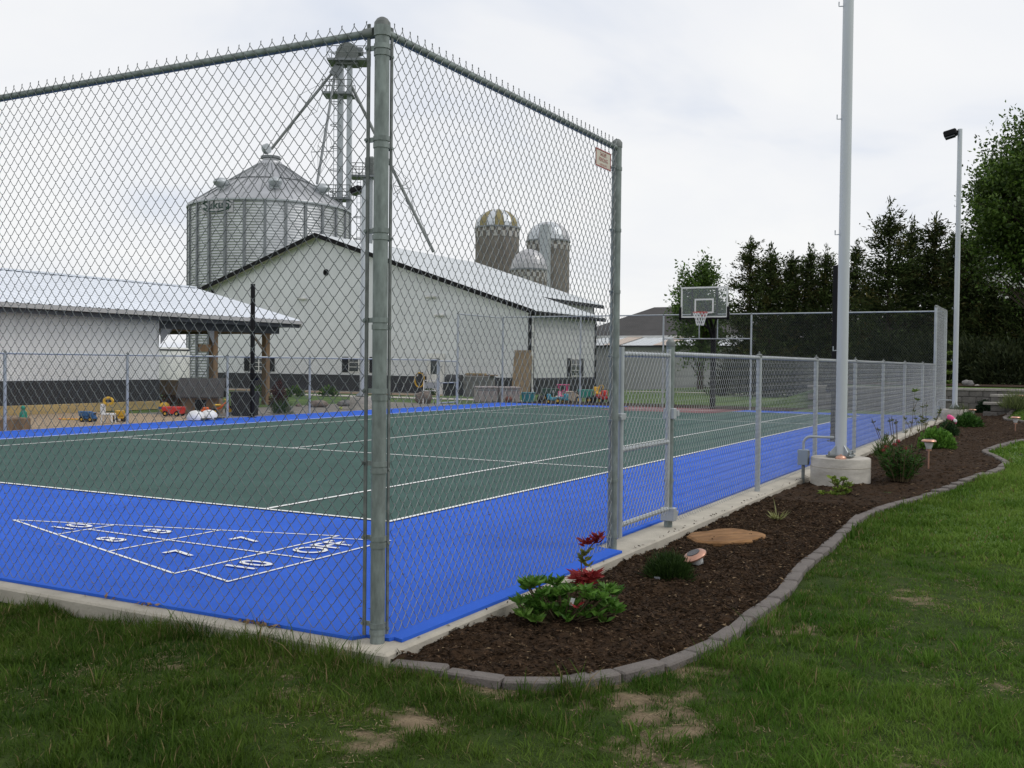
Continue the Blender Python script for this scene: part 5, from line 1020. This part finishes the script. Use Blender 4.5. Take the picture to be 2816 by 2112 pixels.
def cedar(px_, ytop, D, wpx, label, seed, m_cache={}):
    x, y, _ = atD(px_, 1000, D); x, y = float(x), float(y); z0 = gz(x, y)-.05; H = float(atD(px_, ytop, D)[2])-z0; Rm = wpx/F*D/2
    t = empty('cedar_tree', (x, y, z0), label, 'tree', 'cedars behind the back fence'); V, T, C, Cn = cedar_mesh(seed, H, Rm, (.017, .030, .009), (.072, .098, .030), int(175+H*11), 56); npmesh('crown', V, T, C, LEAFD, t)
    MB().tube([(0, 0, -.2), (.03, .02, H*.4), (-.02, 0, H*.75), (0, 0, H*.97)], [.17, .12, .06, .012], 7).build('trunk', BARK, t, True); mb = MB()
    for c in Cn[::4]: mb.tube([(0, 0, max(.2, c[2]-.5)), (c[0]*.6, c[1]*.6, c[2]-.15), tuple(c)], [.03, .018, .006], 4)
    mb.build('limbs', BARK, t)
for i, (px_, yt, D, w_, lb_) in enumerate([(2060, 664, 58, 150, 'tallest cedar right of the backboard, leftmost in the row'), (2116, 686, 56, 120, 'narrow cedar second in the row right of the backboard'), (2172, 706, 57, 110, 'thin ragged cedar third in the row behind the fence'), (2226, 682, 58, 120, 'cedar with a pointed top just left of the near light pole'), (2268, 690, 56, 110, 'cedar directly behind the near black net post'), (2350, 677, 57, 130, 'cedar just right of the near light pole'), (2440, 562, 52, 200, 'largest broad cedar between the two light poles'), (2500, 612, 54, 120, 'slim cedar right of the largest cedar'), (2566, 604, 52, 140, 'loose open cedar left of the far light pole'), (2622, 655, 50, 120, 'dark cedar behind the far light pole'), (2668, 660, 49, 120, 'dark cedar right of the far light pole'), (2795, 790, 47, 150, 'dark cedar at right edge in front of the house'), (2722, 775, 48, 130, 'short dark cedar below the house roof'), (2640, 640, 51, 130, 'tall dark cedar immediately right of the far pole'), (2400, 800, 63, 190, 'shorter dark cedar filling the gap behind the row')]): cedar(px_, yt, D, w_, lb_, 100+i)
def broadleaf(name, label, px_, ytop, D, wpx, zc0, c1, c2, nclump, per, leaf, seed, sq=1.0):
    r = np.random.default_rng(seed); x, y, _ = atD(px_, 1000, D); x, y = float(x), float(y); z0 = gz(x, y)-.05; H = float(atD(px_, ytop, D)[2])-z0; Rm = wpx/F*D/2
    t = empty(name, (x, y, z0), label, 'tree'); zc = zc0*H; hh = (H-zc)/2; mid = zc+hh; d_ = unit(r.normal(size=(nclump, 3))); rr_ = r.uniform(.25, 1, (nclump, 1))**.45*(.82+.22*np.sin(3*np.arctan2(d_[:, 1:2], d_[:, 0:1])+seed)*np.cos(4*d_[:, 2:3])); taper = 1-.35*np.clip(d_[:, 2:3]*rr_, 0, 1)
    Cn = d_*rr_*np.array([Rm, Rm, hh])*np.concatenate([taper, taper, np.ones_like(taper)], 1)+np.array([0, 0, mid]); P = []; D2 = []
    for k_ in range(nclump):
        o_ = unit(d_[k_:k_+1]+np.array([[0, 0, .4]])); a_ = r.normal(0, .38, (per, 1)); P.append(Cn[k_]+o_*a_+r.normal(0, .17, (per, 3))); D2.append(unit(o_*.5+r.normal(0, .7, (per, 3))))
    P = np.concatenate(P); D2 = np.concatenate(D2); n = len(P); V, T, C = leaves(P, D2, r.uniform(.7, 1.3, n)*leaf, r.uniform(.4, .7, n)*leaf, cmix(n, c1, c2, .25)*np.repeat(r.uniform(.6, 1.4, nclump), per)[:, None]); npmesh('crown', V, T, C, LEAF, t)
    MB().tube([(0, 0, -.3), (.05, 0, zc+.3), (0, .05, mid), (.02, 0, mid+hh*.6)], [.24, .18, .11, .03], 8).build('trunk', BARK, t, True); mb = MB()
    for c in Cn[::3]: mb.tube([(0, 0, max(zc*.8, c[2]-1.4-abs(c[0])*.3)), (c[0]*.55, c[1]*.55, c[2]-.5), tuple(c)], [.06, .035, .01], 5)
    mb.build('limbs', BARK, t)
broadleaf('maple_tree', 'fresh green broadleaf tree behind the basketball backboard', 1925, 678, 62, 165, .10, (.035, .075, .012), (.11, .19, .03), 190, 62, .20, 51)
broadleaf('maple_tree', 'huge green broadleaf tree towering at the right edge', 2850, 300, 44, 430, .30, (.026, .060, .010), (.115, .185, .030), 820, 60, .18, 52)
# dark undergrowth on the terrace
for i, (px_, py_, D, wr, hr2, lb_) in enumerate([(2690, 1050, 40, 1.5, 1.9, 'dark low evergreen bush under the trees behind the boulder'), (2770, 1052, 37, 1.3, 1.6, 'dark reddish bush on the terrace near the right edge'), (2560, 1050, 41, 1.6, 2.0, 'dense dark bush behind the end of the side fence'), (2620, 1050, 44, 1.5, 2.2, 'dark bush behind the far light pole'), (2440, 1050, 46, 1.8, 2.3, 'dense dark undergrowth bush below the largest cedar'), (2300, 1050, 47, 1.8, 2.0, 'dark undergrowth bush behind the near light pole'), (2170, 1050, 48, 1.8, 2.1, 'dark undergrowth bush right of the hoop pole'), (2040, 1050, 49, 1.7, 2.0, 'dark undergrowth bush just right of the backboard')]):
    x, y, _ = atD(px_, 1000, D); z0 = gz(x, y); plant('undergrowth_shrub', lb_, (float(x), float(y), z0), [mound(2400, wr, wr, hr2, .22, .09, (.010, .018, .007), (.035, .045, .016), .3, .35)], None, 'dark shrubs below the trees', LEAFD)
x, y, _ = atD(2598, 1000, 31.6); st = [[(0, 0, 0), (.05, 0, .7), (.22, .0, 1.5), (.30, 0, 2.1)]]
plant('young_tree', 'thin leaning young tree just behind the far fence end', (float(x), float(y), gz(x, y)-.05), [whorl((.1+.1*k_/4, 0, 1.0+.3*k_), 40, .17, .07, (.09, .15, .03), (.19, .26, .05), .6) for k_ in range(5)], st)

# ================================================================== THINGS ON THE FAR SIDE
def sheet2(name, pix, dz, m_, label):
    P = [atg(*p) for p in pix]; o = MB().add([(p[0], p[1], gz(p[0], p[1])+dz) for p in P], [tuple(range(len(P)))]).build(name, m_); return tag(o, label, kind='structure')
def flat(name, x0, x1, y0, y1, dz, m_, label, n=8):
    mb = MB(); xs = np.linspace(x0, x1, n); ys = np.linspace(y0, y1, n); vs = [(x, y, gz(x, y)+dz) for y in ys for x in xs]; fs = [(j*n+i, j*n+i+1, (j+1)*n+i+1, (j+1)*n+i) for j in range(n-1) for i in range(n-1)]; mb.add(vs, fs); return tag(mb.build(name, m_), label, kind='structure')
flat('sandbox_sand', -19.95, -15.0, 8.0, 14.8, .016, SAND, 'pale sand between the court and the shed'); flat('gravel_strip', -18.5, -15.0, 14.8, 26, .012, GRAVEL, 'grey gravel strip beside the court')
flat('soil_bank', -44, -22.9, 43.2, 46.1, .03, SAND, 'bare tan soil along the barn foot', 12); flat('path', -30, -14.9, 29.4, 30.9, .02, CONCW, 'pale concrete path beyond the far fence', 12); flat('path', -20, 4, 47.0, 48.2, .02, CONCW, 'pale concrete path across the lawn behind the court', 12); flat('mulch_strip', -14.5, -4.6, 28.2, 31.2, .02, MULCH, 'brown mulch strip behind the back fence', 6); flat('terrace_mulch', -4.5, 9, 31.55, 38, .03, MULCH, 'dark mulch terrace behind the retaining wall', 10)
# sandbox timbers
def at0(px_, py_): p = atg(px_, py_); return (float(p[0]), float(p[1]), gz(p[0], p[1])+.014)
o = MB().box((-19.88, 10.8, .10), (.09, 12.4, .24)).build('sandbox_timber', TIMBER, None, bev=.01); tag(o, 'long yellow timber edging along the foot of the shed', 'timber')
bb = MB().box((-15.35, 8.6, .08), (.35, 1.5, .26)).build('timber_block', WOOD, None, bev=.02); tag(bb, 'short grey wooden block at the sandbox corner near left edge', 'timber')
def thing(name, px_, py_, label, cat, rz=0.0, group=None): return empty(name, at0(px_, py_), label, cat, group, rz)
def wheel(parent, x, y, z, r, w=.06, m_=BLACK):
    o = MB().lathe([(0, -w/2), (r*.9, -w/2), (r, -w*.3), (r, w*.3), (r*.9, w/2), (0, w/2)], (0, 0, 0), 14).build('wheel', m_, parent, True); o.matrix_local = Matrix.Translation((x, y, z)) @ Matrix.Rotation(math.pi/2, 4, 'X'); k_ = MB().lathe([(0, -w*.6), (r*.45, -w*.6), (r*.45, w*.6), (0, w*.6)], (0, 0, 0), 10).build('hub', TYEL, o); return o
def toy_truck(px_, py_, label, m_, bedm, s=1.0, rz=0.6):
    t = thing('toy_truck', px_, py_, label, 'toy truck', rz, 'toys in the sandbox'); MB().box((.02*s, 0, .12*s), (.42*s, .18*s, .07*s)).build('chassis', m_, t, bev=.01); MB().box((.15*s, 0, .21*s), (.13*s, .17*s, .13*s)).build('cab', m_, t, bev=.02); MB().box((.155*s, 0, .235*s), (.135*s, .12*s, .05*s)).build('window', GLASSD, t)
    MB().prism([(-.22*s, .16*s), (.06*s, .16*s), (.08*s, .30*s), (-.26*s, .30*s)], -.1*s, .1*s, 1).build('tipper', bedm, t, bev=.01)
    for x in (-.12, .14):
        for y in (-.1, .1): wheel(t, x*s, y*s, .075*s, .075*s, .06*s)
toy_truck(242, 1162, 'blue toy truck lying in the sandbox', TBLU, TBLU, .8, .3); toy_truck(328, 1161, 'yellow toy dump truck by the left fence post', TYEL, TYEL, .85, 2.6)
t = thing('toy_bottle', 64, 1156, 'green toy watering bottle by the left post', 'toy', 0); MB().lathe([(0, 0), (.08, 0), (.09, .05), (.075, .16), (.04, .22), (.035, .27), (0, .28)], (0, 0, 0), 12).build('bottle_body', TGRN, t, True); MB().ball((.02, -.02, .28), .05, 8, 5).build('bottle_top', TGRN, t, True); MB().tube([(.05, 0, .2), (.12, 0, .17), (.09, 0, .07)], .012, 6).build('handle', TGRN, t)
t = thing('toy_shovel', 195, 1158, 'yellow plastic shovels lying flat on the sand', 'toy', .6); MB().tube([(-.22, 0, .03), (.14, 0, .03)], .016, 6).build('handle', TYEL, t); MB().prism([(.12, -.06), (.26, -.07), (.30, 0), (.26, .07), (.12, .06)], .02, .04).build('blade', TYEL, t); MB().tube([(-.3, .1, .03), (.1, .14, .03)], .014, 6).build('spare_handle', TORG, t)
t = thing('toy_chair', 298, 1166, 'white plastic toy seat with a yellow ring on top', 'toy', .5); MB().box((0, 0, .20), (.26, .24, .04)).build('seat', TWHT, t, bev=.015)
for x in (-.1, .1):
    for y in (-.09, .09): MB().tube([(x*1.2, y*1.2, 0), (x, y, .2)], .018, 6).build('leg', TWHT, t)
MB().box((-.12, 0, .32), (.04, .24, .22)).build('backrest', TWHT, t, bev=.015); rg_ = MB().tube([(.10*math.cos(a), 0, .49+.07*math.sin(a)) for a in np.linspace(0, 6.283, 15)], .03, 6, False).build('ring_handle', TYEL, t, True)
t = thing('toy_pile', 478, 1146, 'red toy wagon tipped over beside the dog house', 'toy', .4); MB().prism([(-.22, .06), (.22, .06), (.27, .24), (-.27, .24)], -.15, .15, 1).build('wagon_tub', TRED, t, bev=.015)
for x in (-.15, .15):
    for y in (-.16, .16): wheel(t, x, y, .07, .07)
t = thing('toy_ball', 452, 1138, 'yellow and blue toy ball near the shed wall', 'ball'); MB().ball((0, 0, .15), .15, 14, 8).build('ball_shell', TYEL, t, True); MB().lathe([(.151, -.03), (.153, 0), (.151, .03)], (0, 0, .15), 16).build('ball_stripe', TBLU, t)
for px_, lb_ in ((482, 'black and white helmet resting on the court edge, left one'), (533, 'black and white helmet resting on the court edge beside black post')):
    p = at0(px_, 1159); t = empty('sports_helmet', (max(p[0], -14.5) , p[1], .03), lb_, 'helmet', 'helmets on the court edge', .3); MB().lathe([(.20, 0), (.21, .05), (.18, .14), (.10, .20), (0, .22)], (0, 0, 0), 16).build('helmet_shell', TWHT, t, True); MB().lathe([(.2115, .02), (.216, .05), (.205, .085)], (0, 0, 0), 16, .3, 3.6).build('helmet_stripe', BLACK, t); MB().box((.24, 0, .03), (.24, .2, .02)).build('visor', BLACK, t, bev=.008)
t = thing('toy_car', 568, 1143, 'small orange toy car near the black net post', 'toy', .5, 'toys in the sandbox'); MB().box((0, 0, .10), (.30, .16, .09)).build('body', TORG, t, bev=.025); MB().box((-.02, 0, .17), (.14, .13, .07)).build('cab', TORG, t, bev=.02)
for x in (-.09, .09):
    for y in (-.08, .08): wheel(t, x, y, .05, .05, .04)
t = thing('toy_tricycle', 608, 1143, 'orange and yellow tricycle behind the black net post', 'tricycle', 1.0); wheel(t, .22, 0, .12, .12, .05); wheel(t, -.2, -.14, .09, .09, .05); wheel(t, -.2, .14, .09, .09, .05); MB().tube([(.22, 0, .14), (.15, 0, .36), (.0, 0, .2), (-.2, 0, .12)], .03, 8).build('frame', TORG, t, True); MB().box((-.1, 0, .26), (.18, .16, .05)).build('seat', TYEL, t, bev=.02); MB().tube([(.13, -.16, .40), (.15, 0, .38), (.13, .16, .40)], .018, 6).build('handlebar', TYEL, t)
# dog house
p = at0(530, 1140); t = empty('dog_house', (p[0], p[1]+.35, p[2]), 'small wooden dog house with dark shingle roof by the net post', 'dog house', None, math.radians(35)); MB().box((0, 0, .25), (.95, .62, .52)).build('wall', WOOD, t, bev=.01); MB().prism([(-.31, .51), (.31, .51), (0, .86)], -.475, .475, 0).build('gable', TBEI, t)
for s_ in (-1, 1): MB().add([(-.6, s_*.46, .42), (.6, s_*.46, .42), (.6, 0, .90), (-.6, 0, .90), (-.6, s_*.46, .46), (.6, s_*.46, .46), (.6, 0, .945), (-.6, 0, .945)], [(0, 1, 2, 3), (4, 7, 6, 5), (0, 4, 5, 1), (1, 5, 6, 2), (2, 6, 7, 3), (3, 7, 4, 0)]).build('roof_slope', SHING, t)
MB().box((.0, -.312, .2), (.28, .01, .36)).build('doorway', BLACK, t)
# flower planter, black tub, shrubs
t = thing('planter', 478, 1119, 'wooden planter of rusty red and yellow flowers by the shed corner', 'planter'); MB().prism([(-.5, 0), (.5, 0), (.58, .45), (-.58, .45)], -.25, .25, 1).build('trough', WOOD, t, bev=.01); npmesh('flowers', *mound(700, .62, .35, .55, .13, .06, (.05, .07, .02), (.28, .07, .03), .6, .3), LEAF, t); tag(t.children[-1], kind='stuff'); t.children[-1].location = (0, 0, .35)
p = at0(674, 1144); t = empty('black_tub', p, 'square black plastic tub beside the far low fence', 'tub', None, .3); MB().prism([(-.24, 0), (.24, 0), (.29, .58), (-.29, .58)], -.26, .26, 1).build('tub_body', BLACKS, t, bev=.012); MB().box((0, 0, .60), (.62, .58, .04)).build('tub_lid', BLACKS, t, bev=.01)
plant('purple_shrub', 'dark purple leaved shrub beside the porch post', at0(765, 1122), [mound(900, .28, .28, .85, .10, .045, (.035, .012, .012), (.10, .035, .03), .9, .2)]); plant('spiky_plant', 'spiky dark green plant at the court edge before the porch', at0(774, 1143), [mound(420, .24, .24, .34, .2, .014, (.02, .05, .015), (.07, .13, .03), .8, .05)])
for px_, py_, lb_ in ((713, 1094, 'small green plant on the bank under the first barn window'), (809, 1092, 'small green plant on the bank left of the second barn window'), (903, 1090, 'small green plant on the bank under the second barn window'), (1180, 1088, 'small green weeds below the barn door')): plant('bank_plant', lb_, at0(px_, py_), [mound(300, .38, .38, .4, .16, .08, (.03, .07, .015), (.10, .18, .03), .5, .2)], None, 'small plants along the barn bank')
t = thing('tennis_ball', 937, 1127, 'yellow green tennis ball beside the dark boulder', 'ball'); MB().ball((0, 0, .033), .05, 12, 8).build('felt', TENB, t, True); MB().tube([(.0335*1.5*math.cos(a), .0335*1.5*math.sin(a)*.9, .033+.012*math.sin(2*a)) for a in np.linspace(0, 6.28, 17)], .003, 4, False).build('seam', TWHT, t)
# metal chair frame, hose, grill
t = thing('folding_chair', 1185, 1111, 'white metal folding chair frame by the far gate', 'chair', math.radians(30))
for s_ in (-.26, .26): MB().tube([(s_, -.28, 0), (s_, .02, .42), (s_, .18, .80)], .015, 6).build('side_tube', TWHT, t, True); MB().tube([(s_, .26, 0), (s_, -.18, .45)], .015, 6).build('leg', TWHT, t, True)
MB().tube([(-.26, .18, .80), (.26, .18, .80)], .015, 6).build('back_tube', TWHT, t); MB().tube([(-.26, -.18, .45), (.26, -.18, .45)], .015, 6).build('seat_tube', TWHT, t); MB().box((0, .12, .63), (.5, .01, .22), M=Matrix.Rotation(-.4, 3, 'X')).build('backrest', GREYTR, t)
A = at(1153, 1055, 1, BY-.35); t = empty('garden_hose', (float(A[0]), BY-.3, gz(A[0], BY)), 'yellow garden hose coiled on the barn wall', 'hose')
for k_ in range(3): MB().tube([(.32*math.cos(a), -.03*k_, .85+.42*math.sin(a)) for a in np.linspace(0, 6.283, 17)], .035, 5, False).build('hose_loop', TYEL, t)
MB().box((0, .08, .85), (.2, .2, .9)).build('hose_reel_stand', BLACKS, t)
A = at(1250, 1082, 2, -.3); A = at(1250, 1050, 1, 42.5); t = empty('covered_grill', (float(A[0]), 42.5, gz(A[0], 42.5)), 'bulky black covered grill in front of the barn', 'grill', None, .3); MB().box((0, 0, .42), (1.15, .6, .84)).build('cover_skirt', BLACKS, t, bev=.05); o = MB().lathe([(.36, -.42), (.36, .42), (0, .42)], (0, 0, 0), 16).build('cover_hood', BLACKS, t, True); o.matrix_local = Matrix.Translation((0, 0, .86)) @ Matrix.Rotation(math.pi/2, 4, 'Y'); MB().box((.85, 0, .45), (.5, .5, .06)).build('side_shelf', GREYTR, t)
# grey deck boxes, planter table, balls, ride-on toys: they stand outside the back left fence corner
def deck_box(px0, px1, py_, hpx, label, depth=.62):
    A, B = atg(px0, py_), atg(px1, py_); D_ = float((A-CAM)@fw); w_ = float(np.hypot(*(B-A)[:2])); h_ = hpx/F*D_; c = (A+B)/2; t = empty('deck_box', (float(c[0]), float(c[1])+.3, gz(c[0], c[1])), label, 'storage box', 'taupe storage boxes by the far corner', math.atan2(B[1]-A[1], B[0]-A[0]))
    MB().box((0, 0, h_*.40), (w_*.96, depth, h_*.80)).build('box_body', DECKB, t, bev=.02); MB().box((0, 0, h_*.88), (w_*1.0, depth*1.08, h_*.14)).build('lid', DECKB, t, bev=.025)
    for k_ in range(3): MB().box((w_*(-.32+.32*k_), -depth/2-.006, h_*.36), (w_*.24, .014, h_*.55)).build('panel', DECKB, t, bev=.005)
    MB().box((0, -depth/2-.01, h_*.74), (w_*.97, .02, .03)).build('trim_band', GREYTR, t)
deck_box(1296, 1352, 1107, 47, 'left taupe storage box behind the far fence corner'); deck_box(1358, 1414, 1107, 46, 'right taupe storage box next to the brown ball')
A = at(1318, 1045, 1, 34.); t = empty('stone_planter', (float(A[0]), 34., gz(A[0], 34.)), 'grey stone planter with boards on top behind the storage boxes', 'planter'); MB().box((0, 0, .42), (1.25, .6, .95)).build('planter_body', STONEG, t, bev=.03); MB().box((.1, 0, .93), (1.35, .5, .05)).build('board', WOOD, t); MB().box((-.2, .05, .985), (.9, .3, .05)).build('board', TIMBER, t)
def ball(px_, py_, r, m_, label):
    p = at0(px_, py_); t = empty('ball', p, label, 'ball'); MB().ball((0, 0, r), r, 14, 9).build('ball_shell', m_, t, True)
    for q in range(2): o = MB().tube([(r*1.003*math.cos(a), r*1.003*math.sin(a), 0) for a in np.linspace(0, 6.283, 21)], .004, 4, False).build('seam', BLACK, t); o.matrix_local = Matrix.Translation((0, 0, r)) @ Matrix.Rotation(1.57*q+.3, 4, 'X')
ball(1399, 1109, .125, BALLB, 'brown basketball in front of the right storage box'); ball(1487, 1108, .14, BLACKS, 'dark brown ball right of the teal bin')
t = thing('plastic_bin', 1452, 1107, 'teal plastic bin behind the back fence', 'bin', .25); MB().prism([(-.19, 0), (.19, 0), (.22, .34), (-.22, .34)], -.16, .16, 1).build('bin_body', TTEAL, t, bev=.012); MB().box((0, 0, .35), (.47, .37, .03)).build('bin_rim', TTEAL, t, bev=.008)
t = thing('dark_cart', 1512, 1103, 'dark green garden cart behind the blue ride-on toy', 'cart', .2); MB().prism([(-.25, .2), (.25, .2), (.33, .48), (-.33, .48)], -.2, .2, 1).build('cart_tub', GRNPL, t, bev=.012); wheel(t, -.15, -.22, .12, .12); wheel(t, -.15, .22, .12, .12); wheel(t, .2, 0, .12, .12); MB().tube([(.3, 0, .3), (.5, 0, .55)], .018, 6).build('handle', BLACK, t)
def ride_on(px_, py_, label, m1, m2, s, rz):
    t = thing('ride_on_toy', px_, py_, label, 'ride-on toy', rz, 'ride-on toys by the back fence'); MB().box((0, 0, .22*s), (.60*s, .22*s, .16*s)).build('body', m1, t, bev=.04*s); MB().box((.22*s, 0, .36*s), (.20*s, .20*s, .20*s)).build('hood', m1, t, bev=.04*s); MB().box((-.20*s, 0, .34*s), (.22*s, .2*s, .06*s)).build('seat', m2, t, bev=.02*s); MB().box((-.30*s, 0, .46*s), (.05*s, .2*s, .22*s)).build('backrest', m2, t, bev=.02*s); MB().tube([(.10*s, 0, .42*s), (.02*s, 0, .55*s)], .015*s, 6).build('steering_column', BLACK, t); MB().tube([(.02*s, .09*s*math.cos(a), .56*s+.07*s*math.sin(a)) for a in np.linspace(0, 6.283, 13)], .014*s, 5, False).build('steering_wheel', m2, t)
    for y in (-.17, .17): wheel(t, -.2*s, y*s, .14*s, .14*s, .08*s); wheel(t, .24*s, y*s, .10*s, .10*s, .06*s)
ride_on(1522, 1111, 'light blue ride-on toy with white seat', TLBL, TWHT, .75, -2.7); ride_on(1549, 1110, 'blue and pink ride-on toy beside the beige cooler', TLBL, TPNK, .75, -.5); ride_on(1652, 1110, 'big red and yellow ride-on tractor next to the tall gate post', TRED, TYEL, 1.05, -.6)
t = thing('toy_table', 1548, 1092, 'pink topped toy table behind the blue ride-on toys', 'table', .2); MB().box((0, 0, .52), (.5, .32, .04)).build('table_top', TPNK, t, bev=.01)
for x in (-.18, .18):
    for y in (-.1, .1): MB().tube([(x, y, 0), (x, y, .5)], .02, 6).build('leg', TPNK, t)
t = thing('cooler', 1575, 1104, 'beige cooler box between the ride-on toys', 'cooler', .15); MB().box((0, 0, .16), (.5, .34, .32)).build('cooler_body', TBEI, t, bev=.02); MB().box((0, 0, .35), (.52, .36, .06)).build('lid', TBEI, t, bev=.02); MB().tube([(-.26, -.1, .28), (-.30, 0, .30), (-.26, .1, .28)], .012, 5).build('handle', TWHT, t)
t = thing('toy_wagon', 1611, 1110, 'green plastic wheelbarrow left of the red tractor', 'wheelbarrow', .1); MB().prism([(-.2, .2), (.18, .2), (.28, .5), (-.26, .5)], -.18, .18, 1).build('tub', TGRN, t, bev=.015); wheel(t, .2, -.2, .13, .13, .07); wheel(t, .2, .2, .13, .13, .07); wheel(t, -.2, -.2, .13, .13, .07); MB().tube([(-.2, -.12, .3), (-.5, -.14, .5)], .018, 6).build('handle', BLACK, t); MB().tube([(-.2, .12, .3), (-.5, .14, .5)], .018, 6).build('handle', BLACK, t)

# dry leaf litter on the kerb and bark crumbs along the bed side
lx_ = []; 
for px_, py_, n, sp in ((810, 1682, 34, .05), (540, 1634, 8, .05), (300, 1640, 5, .05)):
    p = at(px_, py_, 2, 0.004); lx_.append(np.stack([p[0]+rng.normal(0, sp*1.6, n), np.clip(p[1]+rng.normal(0, sp*.5, n), -.14, -.05), rng.uniform(.003, .02, n)], 1))
P = np.concatenate(lx_); n = len(P); V, T, C = leaves(P, unit(np.stack([rng.normal(0, 1, n), rng.normal(0, 1, n), rng.uniform(0, .5, n)], 1)), rng.uniform(.02, .045, n), .018, cmix(n, (.12, .075, .045), (.30, .20, .12)))
m2 = 150; yy_ = rng.uniform(0.1, 12, m2); P2 = np.stack([rng.uniform(.135, .16, m2)-np.abs(rng.normal(0, .02, m2)), yy_, np.full(m2, .004)], 1); keep = (yy_ > 3.2) | (P2[:, 0] > .135); P2 = P2[keep]; m2 = len(P2)
V2, T2, C2 = leaves(P2, unit(np.stack([rng.normal(0, 1, m2), rng.normal(0, 1, m2), rng.uniform(0, .25, m2)], 1)), rng.uniform(.012, .035, m2), .010, cmix(m2, (.02, .012, .008), (.07, .045, .03)))
tag(npmesh('leaf_litter', np.r_[V, V2], np.r_[T, T2+len(V)], np.r_[C, C2], CHIP), 'dry leaves and bark crumbs scattered on the concrete kerb', 'leaf litter', kind='stuff')

# specks blown onto the court tiles
n = 260; P = np.stack([-np.abs(rng.normal(0, 3.2, n))-.2, np.abs(rng.normal(0, 5.0, n))+.1, np.full(n, .0305)], 1); P = P[P[:, 0] > -14]; n = len(P)
V, T, C = leaves(P, unit(np.stack([rng.normal(0, 1, n), rng.normal(0, 1, n), np.full(n, .03)], 1)), rng.uniform(.010, .032, n), .009, cmix(n, (.05, .04, .025), (.30, .24, .15)))
tag(npmesh('court_debris', V, T, C, CHIP), 'tiny dry leaf bits scattered over the court', 'leaf litter', kind='stuff')
